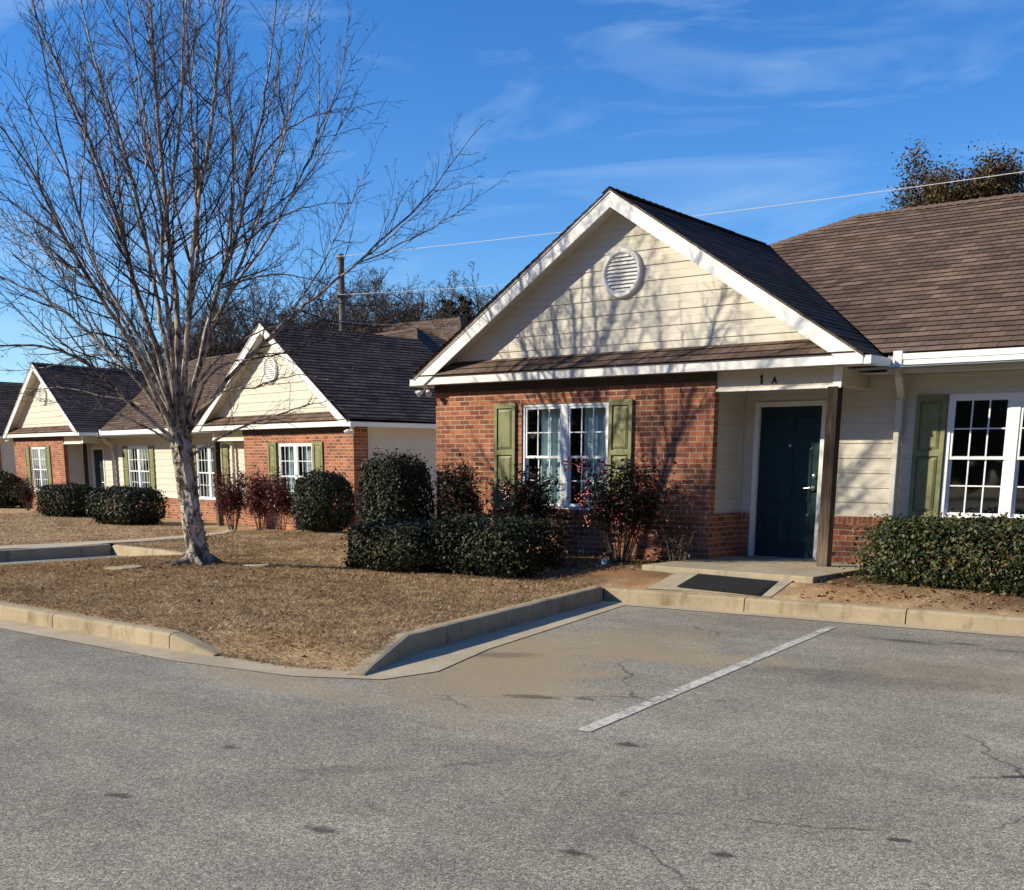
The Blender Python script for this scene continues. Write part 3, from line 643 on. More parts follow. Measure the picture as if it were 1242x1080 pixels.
def doorway(root, mir):
    f = MB(mir); y = D
    f.box(5.21, 5.278, y-.03, y+.10, 0, 2.105); f.box(6.198, 6.266, y-.03, y+.10, 0, 2.105); f.box(5.278, 6.198, y-.028, y+.10, 2.04, 2.105)
    f.build('door_frame', M['white'], root, bevel=.004)
    d = MB(mir); x0, x1, yy = 5.281, 6.195, y+.03; d.box(x0, x1, yy, yy+.045, .012, 2.037)
    for a, b in ((x0+.11, x0+.41), (x1-.41, x1-.11)):
        for p, q in ((.20, .62), (.76, 1.50), (1.64, 1.92)):
            k = .03
            A = [(a, p), (b, p), (b, q), (a, q)]; B = [(a+k, p+k), (b-k, p+k), (b-k, q-k), (a+k, q-k)]
            for i in range(4):
                j = (i+1) % 4; d.poly([(A[i][0], yy-.001, A[i][1]), (A[j][0], yy-.001, A[j][1]), (B[j][0], yy-.010, B[j][1]), (B[i][0], yy-.010, B[i][1])])
            d.poly([(x, yy-.010, z) for x, z in B])
    do = d.build('door', M['door'], root)
    h = MB(mir); h.lathe((x1-.07, yy-.012, .96), [(.0, .03), (.03, .03), (.032, .0)], 14, 'y'); h.tube([(x1-.07, yy-.03, .96), (x1-.07, yy-.065, .96), (x1-.10, yy-.07, .965), (x1-.19, yy-.068, .955)], [.012, .012, .012, .009], 8); h.build('handle', M['steel'], do, smooth=True)
    h = MB(mir); h.lathe((x1-.07, yy-.012, 1.12), [(.0, .025), (.026, .02), (.03, .0)], 14, 'y'); h.build('deadbolt', M['steel'], do, smooth=True)
    h = MB(mir); h.lathe(((x0+x1)/2, yy-.002, 1.52), [(.0, .01), (.018, .008), (.02, .0)], 12, 'y'); h.build('peephole', M['steel'], do)
    th = MB(mir); th.box(5.27, 6.206, y-.05, y+.08, .001, .014); th.build('threshold', M['steel'], root)
def duplex(name, L, wx, label, number=False):
    root = empty(name, (0, 0, 0), label, 'house', 'single storey brick and cream duplex houses')
    for mir in (None, L): wing(root, mir, number and mir is None); doorway(root, mir)
    n_ = (0, -1, 0)
    wins = [(wx[0], wx[0]+1.59), (L-wx[1]-1.59, L-wx[1])]
    doors = [(5.27, 6.206), (L-6.206, L-5.27)]
    s = MB(); holes = [(a+.01, b-.01, .62, 2.13) for a, b in wins]+[(a, b, -.5, 2.05) for a, b in doors]
    courses(s, (0, D, 0), VX, VZ, n_, [(5.0, .60), (L-5.0, .60), (L-5.0, 2.47), (5.0, 2.47)], .19, .014, holes)
    s.build('front_siding', M['siding'], root)
    y = .83
    segs = [(W, 5.209), (6.267, L-6.267), (L-5.209, L-W)]
    for a, c in segs:
        b = MB()
        courses(b, (0, y, 0), VX, VZ, n_, [(a, -.5), (c, -.5), (c, .50), (a, .50)])
        soldier(b, a, c, y-.012, D, .50, .605)
        for x in (a, c):
            k = [(x, D, -.5), (x, y, -.5), (x, y, .5), (x, D, .5)]; b.poly(k if x == a else k[::-1])
        b.build('brick_wainscot', M['brick'], root)
    for (a, c) in wins:
        window(root, None, a, c, .62, 2.13, D-.025, (.35, 1.0) if not number else None)
        shutter(root, None, a-.40, a-.015, .62, 2.13, D-.016); shutter(root, None, c+.015, c+.40, .62, 2.13, D-.016)
    # roof: two front gables, hipped main roof
    E, H = (3.5, 4.257, 4.76), (4.66, 5.07, 5.217); V0 = (7.15, .45, 2.62); YB = 9.69
    r = MB()
    for mir in (None, L):
        q = MB(mir)
        roof_plane(q, [(GR, GO-.04, ZE), (GR, .45, ZE+.02), V0, E, (XM, GO-.04, ZR)])
        roof_plane(q, [(GL, 4.257, ZE), (GL, GO-.04, ZE), (XM, GO-.04, ZR), E])
        roof_plane(q, [(GL, 4.257, ZE), E, H]); roof_plane(q, [(GL, YB, ZE), (GL, 4.257, ZE), H])
        q.prism([(GL, ZE-.03), (GL, ZE), (XM, ZR), (XM, ZR-.03)][::-1], GO-.04, GO-.025); q.prism([(GR, ZE-.03), (GR, ZE), (XM, ZR), (XM, ZR-.03)], GO-.04, GO-.025)
        for A, B in (((XM, GO-.045, ZR), E), (E, H)):
            A, B = Vector(A), Vector(B); n = int((B-A).length/.16); d = (B-A)/n; sd = d.cross(Vector((0, 0, 1))).normalized()
            for k in range(n):
                a, c = A+d*k+Vector((0, 0, .026)), A+d*(k+1.05)+Vector((0, 0, .014))
                for sg in (1, -1):
                    w = sd*sg*.13+Vector((0, 0, -.075)); z = [a, c, c+w, a+w]; q.poly(z if sg < 0 else z[::-1], [(0, 0), (.2, 0), (.2, .14), (0, .14)])
        r.v += q.v; b0 = len(r.v)-len(q.v); r.f += [tuple(i+b0 for i in f) for f in q.f]; r.uv += q.uv; r.mi += q.mi
    mi_ = lambda p: (L-p[0], p[1], p[2])
    roof_plane(r, [V0, mi_(V0), mi_(E), mi_(H), H, E])
    roof_plane(r, [(L-GL, YB, ZE), (GL, YB, ZE), H, mi_(H)])
    A, B = Vector(H), Vector(mi_(H)); n = int((B-A).length/.16); d = (B-A)/n
    for k in range(n):
        a, c = A+d*k+Vector((0, 0, .026)), A+d*(k+1.05)+Vector((0, 0, .014))
        for w in (Vector((0, -.13, -.07)), Vector((0, .13, -.07))):
            z = [a, c, c+w, a+w]; r.poly(z[::-1] if w.y < 0 else z, [(0, 0), (.2, 0), (.2, .14), (0, .14)])
    r.build('roof', M['shingle'], root)
    # main eave: fascia, gutter, soffit, back wall
    f = MB(); f.box(7.2, L-7.2, .505, .53, 2.385, 2.60); f.box(6.85, L-6.85, .531, D-.005, 2.392, 2.405); f.build('eave_soffit', M['soffit'], root)
    fb = MB(); fb.box(6.83, L-6.83, D-.03, D-.017, 2.33, 2.385); fb.build('eave_frieze', M['beam'], root)
    g = MB(); x0, x1 = 7.325, L-7.325
    g.box(x0, x1, .40, .502, 2.468, 2.48); g.box(x0, x1, .388, .40, 2.468, 2.53); g.box(x0, x1, .378, .392, 2.53, 2.60); g.box(x0, x0+.01, .40, .502, 2.48, 2.6); g.box(x1-.01, x1, .40, .502, 2.48, 2.6)
    g.build('gutter', M['white'], root, bevel=.003)
    for mir in (None, L):
        d = MB(mir); d.tube([(7.37, .45, 2.47), (7.37, .45, 2.36), (7.29, .79, 2.14), (7.28, .80, 2.08), (7.28, .80, .62), (7.27, .76, .52), (7.25, .60, .34)], .060, 4); d.build('downspout', M['spout'], root, bevel=.006); d = MB(mir); d.box(7.315, 7.43, .372, .506, 2.44, 2.635); d.build('gutter_outlet', M['white'], root, bevel=.004)
    bk = MB(); bk.poly([(L, 9.45, -.5), (0, 9.45, -.5), (0, 9.45, 2.47), (L, 9.45, 2.47)]); bk.build('back_wall', M['dark'], root)
    bk = MB(); bk.box(.1, L-.1, 3.6, 3.65, -.4, 2.43); bk.box(4.0, 4.05, .1, 3.59, -.4, 2.43); bk.box(L-4.05, L-4.0, .1, 3.59, -.4, 2.43); bk.box(.1, L-.1, .12, 3.59, -.05, -.01); bk.box(.0, L, .2, 9.4, 2.432, 2.44); bk.build('interior', M['dark'], root)
    return root
house = duplex('brick_duplex', 22.9, (7.87, 7.87), 'nearest brick and cream house, marked 1 A over its dark teal door', True)
house2 = duplex('brick_duplex', 22.9, (8.31, 8.08), 'cream and brick house with two gables behind the birch trunk')
house2.location = (-28.558, 7.916, -.448); house2.rotation_euler = (0, 0, -.181)
house3 = dup(house2); house3.location = (-55.3, 14.75, -.4); house3.rotation_euler = (0, 0, -.24)
house3['label'] = 'farthest cream house in shade at the left edge, past the two gable house'
# ------------------------------------------------------------------ shrubs
def leaves(C, N, size, rng, aspect=.5, jitter=.7, fold=.25):
    """C (n,3) centres, N (n,3) outward directions -> (n,4,3) folded diamond leaves"""
    n = len(C); d = N+rng.normal(0, jitter, (n, 3)); d /= np.linalg.norm(d, axis=1)[:, None]
    a = rng.normal(0, 1, (n, 3)); a -= d*(a*d).sum(1)[:, None]; a /= np.linalg.norm(a, axis=1)[:, None]
    b = np.cross(d, a); s = size*rng.uniform(.6, 1.35, (n, 1))
    return np.stack([C-a*s*.5, C+b*s*aspect*.5+d*s*fold*.3, C+a*s*.5, C-b*s*aspect*.5+d*s*fold*.3], 1)
def fnoise(P, rng, k=6, f=3.0):
    """cheap lumpy noise on points"""
    o = np.zeros(len(P))
    for i in range(k):
        w = rng.normal(0, 1, 3)*f*(1+.5*i); o += np.sin(P@w+rng.uniform(0, 6.28))/(1+.5*i)
    return o/k
def shrub(name, loc, size, n, mat, label, cat='shrub', group=None, leaf=.04, box=.6, seed=1, lump=.16, stems=9, shell=.35, sprigs=.16, rz=0):
    """clipped or loose bush: leaves in a lumpy shell and through the inside, on a fan of stems. size = full width, depth, height"""
    rng = np.random.default_rng(seed); r = random.Random(seed)
    root = empty(name, loc, label, cat, group, rz)
    A = np.array([size[1]*size[2], size[0]*size[2], size[0]*size[1]]); ax = rng.choice(3, n, p=A/A.sum())   # spread evenly over a rounded box
    p = rng.uniform(-1, 1, (n, 3)); p[np.arange(n), ax] = np.where(rng.random(n) < .5, -1, 1)
    p /= ((np.abs(p)**(2/box)).sum(1)**(box/2))[:, None]; u = p/np.linalg.norm(p, axis=1)[:, None]
    t = 1-shell*rng.random(n)**1.6+.02
    t *= 1+lump*fnoise(u, rng, 6, 3.2)+.5*lump*fnoise(u, rng, 5, 8.0)
    sp = rng.random(n) < sprigs; t[sp] += rng.uniform(.02, .20, sp.sum())**1.3*1.4
    h = np.array(size)/2; P = p*t[:, None]*h; P[:, 2] += h[2]; Nn = u/h; Nn /= np.linalg.norm(Nn, axis=1)[:, None]
    k = P[:, 2] > .01; P, Nn = P[k], Nn[k]
    np_mesh('foliage', leaves(P, Nn+np.array([0, 0, .25]), leaf, rng, .62), 4, mat, root)
    mb = MB()
    for i in range(stems):
        a = r.uniform(0, 6.28); q = r.uniform(.2, .8); e = Vector((math.cos(a)*h[0]*q, math.sin(a)*h[1]*q, size[2]*r.uniform(.55, .85)))
        b = Vector((math.cos(a)*.08, math.sin(a)*.08, -.05)); mb.tube([b, b.lerp(e, .5)+Vector((0, 0, .06)), e], [.014, .010, .004], 5)
    mb.build('stem', M['stem'], root, smooth=True)
    return root
G1 = 'evergreen shrubs along the fronts of the houses'
shrub('hedge_bush', (1.40, -2.12, lawn_z(1.4, -2.1)-.03), (1.60, 1.3, .66), 17000, M['holly'], 'low dark hedge bush at the lawn edge, just below the tall rounded shrub', 'hedge', G1, .05, .5, 11, lump=.24)
shrub('hedge_bush', (2.82, -1.85, lawn_z(2.8, -1.9)-.03), (1.75, 1.25, .76), 19000, M['holly'], 'low dark hedge bush below the twin window, right of its pair', 'hedge', G1, .05, .5, 12, lump=.22)
shrub('rounded_shrub', (-.36, -.55, lawn_z(-.4, -.6)-.02), (1.02, .98, 1.45), 17000, M['holly'], 'tall rounded dark shrub at the left corner of the nearest brick wall', 'shrub', G1, .05, .58, 13, lump=.2)
shrub('rounded_shrub', (-1.55, .55, lawn_z(-1.5, .5)-.02), (.8, .9, 1.12), 7000, M['holly2'], 'narrow green shrub squeezed in shade between the round dark bush and the tall rounded one', 'shrub', G1, .05, .8, 14)
shrub('hedge_bush', (9.62, -.44, -.16), (4.1, 1.40, .83), 62000, M['holly2'], 'long glossy clipped hedge under the right hand window, beside the kerb', 'hedge', G1, .048, .42, 15, lump=.15, shell=.3)
# by the house behind the birch (local x along that house's front)
def h2(x, y, dz=-.03):
    c, s = math.cos(-.181), math.sin(-.181); X = -28.558+x*c-y*s; Y = 7.916+x*s+y*c
    return (X, Y, lawn_z(X, Y)+dz)
shrub('rounded_shrub', h2(22.9, -.80), (1.25, 1.2, 1.32), 15000, M['holly'], 'ball shaped dark green bush in front of the farther brick gable', 'shrub', G1, .06, .85, 16)
shrub('hedge_bush', h2(8.05, -1.0), (2.05, 1.4, .98), 14000, M['holly'], 'far low hedge bush, left of the two before the cream wall, beside the far porch', 'hedge', G1, .07, .6, 17)
shrub('hedge_bush', h2(13.8, -1.45), (2.25, 1.4, 1.0), 15000, M['holly'], 'far low hedge bush just left of the birch trunk, with red brick behind it', 'hedge', G1, .07, .6, 18)
shrub('rounded_shrub', h2(.05, -.6), (1.5, 1.4, 1.3), 7000, M['holly2'], 'green bush in shade at the left edge of the photo beside the far brick corner', 'shrub', G1, .08, .8, 19)
def nandina(loc, w, h, n, mat, label, seed, canes=14, berries=0, low=.35, group='heavenly bamboo shrubs against the brick walls'):
    rng = np.random.default_rng(seed); r = random.Random(seed)
    root = empty('nandina_shrub', loc, label, 'shrub', group)
    mb = MB(); tips = []
    for i in range(canes):
        a = r.uniform(0, 6.28); q = r.random()**.6; e = Vector((math.cos(a)*w*.42*q, math.sin(a)*w*.34*q, h*r.uniform(.62, .97))); b = Vector((e.x*.25, e.y*.25, -.05))
        P = [b, b.lerp(e, .4)+Vector((r.uniform(-.03, .03), r.uniform(-.03, .03), 0)), e]; mb.tube(P, [.011, .009, .005], 5)
        for k in range(3): tips.append(P[1].lerp(e, k/2) if k else P[1].lerp(e, r.uniform(.2, .6)))
    mb.build('cane', M['stem'], root, smooth=True)
    T = np.array([tuple(t) for t in tips]); T = T[T[:, 2] > h*low]
    C = T[rng.integers(0, len(T), n)]+rng.normal(0, 1, (n, 3))*np.array([w*.11, w*.11, h*.085]); C = C[C[:, 2] > h*low*.6]
    np_mesh('foliage', leaves(C, np.tile([0, 0, 1.0], (len(C), 1)), .064, rng, .42, .8), 4, mat, root)
    if berries:
        bb = MB()
        for k in range(berries):
            c = T[rng.integers(0, len(T))]+rng.normal(0, 1, 3)*np.array([w*.13, w*.13, h*.06])-np.array([0.03, .2, 0])
            for j in range(16):
                p = c+rng.normal(0, 1, 3)*np.array([.035, .035, .06]); s = r.uniform(.013, .019)
                bb.lathe(tuple(p), [(0, -s), (s*.8, -s*.5), (s, 0), (s*.8, s*.5), (0, s)], 6)
        bb.build('berries', M['berry'], root, smooth=True)
    return root
nandina((4.1, -.72, lawn_z(4.1, -.7)-.02), 1.25, 1.32, 6000, M['nandina'], 'tall loose shrub hung with red berries, right of the twin window', 31, 24, 24, .42)
nandina((2.35, -.55, lawn_z(2.3, -.6)-.02), .95, 1.18, 4600, M['nandina'], 'dark loose shrub before the left half of the twin window, behind the low hedge', 32, 12, 3, .3)
nandina((1.0, -.5, lawn_z(1, -.5)-.02), .85, 1.25, 4600, M['nandina'], 'dark loose shrub against brick left of the first shutter, behind the low hedge', 33, 12, 1, .3)
nandina((4.95, -.62, lawn_z(4.9, -.6)-.02), .75, .62, 260, M['nandina'], 'small thin dark shrub in shade between the berried one and the porch', 36, 9, 0, .3)
for x, w, h, sd, lb in ((18.5, .85, 1.4, 41, 'reddish narrow shrub by the far porch, nearest the birch trunk of three'), (19.95, .85, 1.35, 42, 'reddish narrow shrub, middle of three before the far twin window'), (20.95, .8, 1.25, 43, 'brown green shrub, right of three, next to the ball shaped bush')):
    nandina(h2(x, -.75), w, h, 5200, M['nandina_red'], lb, sd, 12, 0, .15)
nandina(h2(2.9, -.6), .8, 1.15, 2600, M['nandina'], 'small vase shaped shrub against the far left brick gable wall', 44, 10, 0, .35)

# ------------------------------------------------------------------ trees
class Twigs:
    """many thin tapering tubes gathered into one array"""
    def __init__(s): s.q = []
    def add(s, P, R, n=3):
        P = np.asarray(P, float); k = len(P); t = np.gradient(P, axis=0); t /= np.maximum(1e-9, np.linalg.norm(t, axis=1))[:, None]
        ref = np.array([.31, .2, .93]) if abs(t[0, 2]) < .9 else np.array([1., .1, 0])
        a = np.cross(t, ref); a /= np.maximum(1e-9, np.linalg.norm(a, axis=1))[:, None]; b = np.cross(t, a)
        q = np.arange(n)*2*np.pi/n; R = np.asarray(R, float)
        ring = P[:, None]+(a[:, None]*np.cos(q)[None, :, None]+b[:, None]*np.sin(q)[None, :, None])*R[:, None, None]
        nx = np.roll(ring, -1, 1)
        s.q.append(np.stack([ring[:-1], nx[:-1], nx[1:], ring[1:]], 2).reshape(-1, 4, 3))
    def build(s, name, mat, parent): return np_mesh(name, np.concatenate(s.q), 4, mat, parent, True)
def spline(P, n):
    """Catmull-Rom through P"""
    P = [Vector(p) for p in P]; P = [P[0]*2-P[1]]+P+[P[-1]*2-P[-2]]; out = []
    for i in range(1, len(P)-2):
        for k in range(n):
            t = k/n; a, b, c, d = P[i-1:i+3]
            out.append(.5*((2*b)+(c-a)*t+(2*a-5*b+4*c-d)*t*t+(3*b-a-3*c+d)*t**3))
    return out+[P[-2]]
TWIG_MIN = .0022
def grow(tw, rng, o, d, L, r0, level, spec, buds=None):
    """a branch from o along d, with side shoots; spec[level] = (steps, wander, lift, shoots per m, child length share, angle)"""
    st, wander, lift, per_m, share, ang = spec[level]
    P = [o]; v = np.array(d, float)
    for i in range(st):
        v = v+rng.normal(0, wander, 3)+np.array([0, 0, lift]); v /= np.linalg.norm(v); P.append(P[-1]+v*L/st)
    R = np.linspace(r0, max(r0*.35, TWIG_MIN*.8), st+1); tw.add(P, R, 4 if r0 > .008 else 3)
    if buds is not None and level == len(spec)-1: buds.append((P[-1], v))
    if level+1 < len(spec):
        k = max(1, int(per_m*L+rng.random()))
        for j in range(k):
            t = .18+.82*(j+rng.random())/k; i = min(st-1, int(t*st)); q = P[i]+(P[i+1]-P[i])*(t*st-i); tv = (P[i+1]-P[i]); tv = tv/np.linalg.norm(tv)
            a = rng.normal(0, 1, 3); a -= tv*(a@tv); a /= np.linalg.norm(a); th = ang*rng.uniform(.7, 1.3)
            grow(tw, rng, q, tv*math.cos(th)+a*math.sin(th), L*share*rng.uniform(.6, 1.2)*(1-.45*t), max(TWIG_MIN, R[i]*.55), level+1, spec, buds)
LEAD = """(0.2,0.15,[(-0.75,-4.11,-0.25),(-0.77,-4.12,0.07),(-0.80,-4.15,0.41),(-0.84,-4.19,1.03),(-0.88,-4.22,1.54),(-0.89,-4.22,1.87)]),(0.085,0.012,[(-0.90,-4.24,1.70),(-0.92,-4.17,2.58),(-0.96,-4.12,3.45),(-1.06,-4.12,4.29),(-1.14,-4.10,5.13),(-1.20,-4.08,5.96),(-1.27,-4.05,6.77),(-1.30,-4.00,7.57),(-1.33,-3.94,8.55)]),(0.075,0.012,[(-0.77,-4.26,1.76),(-0.56,-4.28,2.66),(-0.33,-4.30,3.68),(-0.10,-4.31,4.46),(0.16,-4.31,5.10),(0.40,-4.31,5.90),(0.62,-4.34,6.67),(0.82,-4.37,7.48)]),(0.07,0.012,[(-0.92,-4.12,1.71),(-0.79,-3.84,2.81),(-0.70,-3.60,3.59),(-0.62,-3.38,4.14),(-0.55,-3.15,5.01),(-0.46,-2.91,5.98),(-0.44,-2.72,6.84),(-0.42,-2.55,7.79)]),(0.075,0.012,[(-0.85,-4.32,1.70),(-0.90,-4.51,2.77),(-0.98,-4.72,3.49),(-0.97,-4.86,4.08),(-1.00,-5.03,4.65),(-1.07,-5.23,5.30),(-1.17,-5.46,5.93),(-1.26,-5.68,6.53),(-1.30,-5.85,7.20)]),(0.06,0.012,[(-0.99,-4.18,2.04),(-1.29,-4.15,3.14),(-1.57,-4.10,4.03),(-1.85,-4.05,4.87),(-2.17,-4.04,5.66),(-2.54,-4.07,6.51),(-2.86,-4.05,7.40),(-3.14,-4.00,8.40)]),(0.065,0.012,[(-0.85,-4.33,1.64),(-1.05,-4.79,2.76),(-1.18,-5.20,3.45),(-1.22,-5.53,4.01),(-1.27,-5.88,4.73),(-1.29,-6.20,5.14),(-1.37,-6.57,5.62)]),(0.06,0.012,[(-1.02,-4.20,1.59),(-1.49,-4.41,2.32),(-2.03,-4.67,2.87),(-2.65,-5.00,3.43),(-3.30,-5.35,3.77),(-3.94,-5.70,4.17)]),(0.05,0.01,[(-0.85,-4.32,1.53),(-1.14,-5.00,2.17),(-1.13,-5.43,2.51),(-1.24,-5.97,2.68),(-1.32,-6.47,2.66),(-1.37,-6.95,2.71)]),(0.055,0.01,[(-0.84,-4.18,1.59),(-0.34,-3.90,2.25),(0.03,-3.73,2.62),(0.50,-3.47,3.03),(0.80,-3.35,3.28),(1.30,-3.07,3.68),(1.88,-2.73,4.22),(2.28,-2.53,4.59),(2.67,-2.34,5.10)]),(0.028,0.006,[(-0.87,-4.21,1.26),(-0.42,-4.00,1.54),(0.03,-3.78,1.75),(0.40,-3.63,1.86),(0.87,-3.40,2.01),(1.22,-3.27,2.06)]),(0.026,0.006,[(-0.84,-4.18,1.59),(-0.38,-4.03,2.41),(0.16,-3.79,2.61),(0.65,-3.60,2.69)]),(0.022,0.005,[(-0.89,-3.45,3.62),(-0.66,-3.13,3.75),(-0.40,-2.79,3.84),(-0.10,-2.41,3.78),(0.11,-2.11,3.64)]),(0.024,0.005,[(-0.80,-3.24,4.16),(-0.58,-3.16,4.27),(-0.15,-2.90,4.56),(0.29,-2.64,4.68),(0.69,-2.40,4.70)]),(0.024,0.005,[(-0.70,-3.03,5.03),(-0.60,-2.73,5.52),(-0.42,-2.35,5.88),(-0.19,-1.93,6.09),(0.11,-1.46,6.22)]),(0.06,0.012,[(-0.91,-4.18,1.81),(-1.13,-3.83,3.05),(-1.32,-3.46,4.20),(-1.66,-3.21,5.37),(-2.00,-2.96,6.56),(-2.34,-2.71,7.76),(-2.67,-2.45,8.77)]),(0.06,0.012,[(-0.86,-4.27,1.81),(-0.52,-4.54,2.95),(-0.19,-4.83,3.90),(0.38,-4.92,4.95),(0.84,-5.10,5.90),(1.25,-5.31,6.59)]),(0.045,0.01,[(-0.97,-4.03,2.04),(-0.84,-3.67,3.05),(-0.67,-3.27,3.73),(-0.45,-2.83,4.41),(-0.28,-2.43,5.16),(-0.14,-2.06,5.90),(-0.10,-1.76,6.70),(-0.14,-1.54,7.50)]),(0.045,0.01,[(-1.02,-4.20,1.82),(-1.92,-4.33,3.17),(-2.80,-4.44,3.89),(-3.72,-4.58,4.41),(-4.71,-4.78,4.84)]),(0.045,0.01,[(-0.84,-4.31,1.75),(-0.72,-4.81,2.74),(-0.72,-5.41,3.59),(-0.52,-5.83,4.54),(-0.22,-6.19,5.41),(0.12,-6.50,6.18)]),(0.045,0.01,[(-0.76,-4.25,1.87),(-0.04,-4.20,2.95),(0.67,-4.16,3.90),(1.31,-4.18,4.77),(1.85,-4.28,5.56),(2.30,-4.45,6.11)]),(0.022,0.005,[(-0.95,-4.27,1.48),(-1.05,-4.61,1.70),(-1.20,-5.00,1.90),(-1.40,-5.42,2.02),(-1.63,-5.87,2.02)]),(0.02,0.005,[(-1.08,-4.25,1.93),(-1.55,-4.38,2.04),(-2.17,-4.63,2.16),(-2.80,-4.89,2.28),(-3.46,-5.17,2.20)]),(0.022,0.005,[(-0.74,-4.23,1.70),(-0.21,-4.09,2.13),(0.38,-3.89,2.23),(0.98,-3.69,2.37),(1.48,-3.57,2.29)]),(0.02,0.005,[(-1.03,-4.21,1.87),(-1.64,-4.35,2.60),(-2.37,-4.60,2.73),(-3.09,-4.84,2.58),(-3.82,-5.08,2.54)]),(0.02,0.005,[(-0.86,-4.07,2.15),(-0.62,-3.64,2.71),(-0.30,-3.16,3.06),(0.01,-2.68,3.17),(0.41,-2.12,3.13)])"""
def birch():
    Ld = eval('['+LEAD+']'); tr = Ld[0]; bx, by, bz = tr[2][0]
    base = Vector((-.75, -4.11, lawn_z(-.75, -4.11)-.06))
    root = empty('birch_tree', base, 'large bare birch with peeling white bark standing alone on the dry lawn', 'tree')
    loc = lambda p: Vector(p)-base
    rng = np.random.default_rng(7); r = random.Random(7)
    T = spline([loc(p) for p in tr[2]], 8); rad_ = [.160, .142, .136, .134, .142, .13]
    mb = MB(); n = 28; rows = []
    for i, p in enumerate(T):
        t = i/(len(T)-1); k = t*(len(rad_)-1); a = int(min(k, len(rad_)-2)); R0 = rad_[a]+(rad_[a+1]-rad_[a])*(k-a)
        fl = .13*math.exp(-max(0, p.z)/.13)
        rows.append([p+Vector((math.cos(q), math.sin(q), 0))*(R0*(1+.07*math.sin(3*q+p.z*2)+.05*math.sin(7*q+p.z*5)+.03*math.sin(17*q-p.z*9))+fl*(.55+.45*math.sin(5*q+1.1))) for q in [2*math.pi*j/n for j in range(n)]])
    for A, B in zip(rows[:-1], rows[1:]):
        for j in range(n): mb.poly([A[j], A[(j+1) % n], B[(j+1) % n], B[j]])
    # curls of peeling bark
    for k in range(230):
        i = r.randrange(2, len(T)-3); p = T[i]; q = r.uniform(0, 6.28); d = Vector((math.cos(q), math.sin(q), 0)); s = Vector((-d.y, d.x, 0)); R0 = .136
        a = p+d*(R0-.004)+Vector((0, 0, r.uniform(-.05, .05))); w = r.uniform(.02, .055); h = r.uniform(.03, .10); c = r.uniform(.012, .05)
        mb.poly([a-s*w, a+s*w, a+s*w*.8+d*c*.4+Vector((0, 0, h*.6)), a-s*w*.8+d*c*.4+Vector((0, 0, h*.6))]); mb.poly([a-s*w*.8+d*c*.4+Vector((0, 0, h*.6)), a+s*w*.8+d*c*.4+Vector((0, 0, h*.6)), a+s*w*.5+d*c+Vector((0, 0, h)), a-s*w*.6+d*c+Vector((0, 0, h))])
    # surface roots
    for q in (.35, 1.5, 2.6, 3.7, 4.6, 5.5):
        L = r.uniform(.45, 1.0); P = [Vector((math.cos(q+.25*math.sin(3*t))*(.15+L*t), math.sin(q+.25*math.sin(3*t))*(.15+L*t), .10*(1-t)**2+.035-.06*t+.02*math.sin(7*t+q))) for t in [i/7 for i in range(8)]]
        mb.tube(P, [.05*(1-i/9) for i in range(8)], 8)
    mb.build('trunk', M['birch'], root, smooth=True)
    limb = MB(); tw = Twigs(); buds = []
    spec = [(8, .07, .05, 6.5, .45, .55), (5, .11, .045, 9.0, .42, .6), (3, .14, .03, 0, 0, 0)]
    spec2 = [(5, .10, .05, 8.5, .45, .6), (3, .14, .03, 0, 0, 0)]
    ways = []
    for r0, r1, pts in Ld[1:]:
        P = spline([loc(p) for p in pts], 5); ways.append((r0*(.62 if r0 > .04 else .85), r1*.6, P))
        if r0 > .04:
            for j in range(3):                                    # slender shoots that fork off and climb beside the limb
                t = rng.uniform(.3, .72); i = int(t*(len(P)-2)); q = P[i]; rest = sum((P[m+1]-P[m]).length for m in range(i, len(P)-1))
                tv = np.array(P[i+1]-P[i]); tv /= np.linalg.norm(tv); a = rng.normal(0, 1, 3); a -= tv*(a@tv); a /= np.linalg.norm(a); th = rng.uniform(.22, .5)
                v = tv*math.cos(th)+a*math.sin(th); Q = [q]; m = 9; Lq = rest*rng.uniform(.6, .95)
                for k in range(m):
                    v = v+rng.normal(0, .05, 3)+np.array([0, 0, .045]); v /= np.linalg.norm(v); Q.append(Q[-1]+Vector(v)*(Lq/m))
                ways.append((max(.012, (r1+(r0-r1)*(1-i/len(P))**1.15)*.42), .004, spline(Q, 2)))
    for r0, r1, P in ways:
        n = len(P)
        J = [Vector(rng.normal(0, .007, 3)) for _ in P]; P = [p+(j if 3 < i else Vector()) for i, (p, j) in enumerate(zip(P, J))]
        Rr = [r1+(r0-r1)*(1-i/(n-1))**1.15 for i in range(n)]
        limb.tube(P, Rr, 9 if r0 > .03 else 5)
        lens = [0]
        for a, b in zip(P[:-1], P[1:]): lens.append(lens[-1]+(b-a).length)
        main = r0 > .025; s = lens[-1]*(.2 if main else .12)+.15; step = .125 if main else .10
        while s < lens[-1]:
            i = max(k for k in range(n) if lens[k] <= s); i = min(i, n-2); q = P[i].lerp(P[i+1], (s-lens[i])/max(1e-6, lens[i+1]-lens[i])); tv = np.array(P[i+1]-P[i]); tv /= np.linalg.norm(tv)
            a = rng.normal(0, 1, 3); a -= tv*(a@tv); a /= np.linalg.norm(a); th = rng.uniform(.45, 1.05); rest = lens[-1]-s
            if main:
                big = rng.random() < .42
                Lb = min(2.3, .45+rest*.34)*rng.uniform(.55, 1.15)*(1 if big else .45)
                grow(tw, rng, np.array(q), tv*math.cos(th)+a*math.sin(th), Lb, max(.004, min(Rr[i]*.42, .013)), 0, spec if big else spec2, buds)
            else: grow(tw, rng, np.array(q), tv*math.cos(th)+a*math.sin(th), min(.9, .2+rest*.35)*rng.uniform(.5, 1.1), .005, 0, spec2, buds)
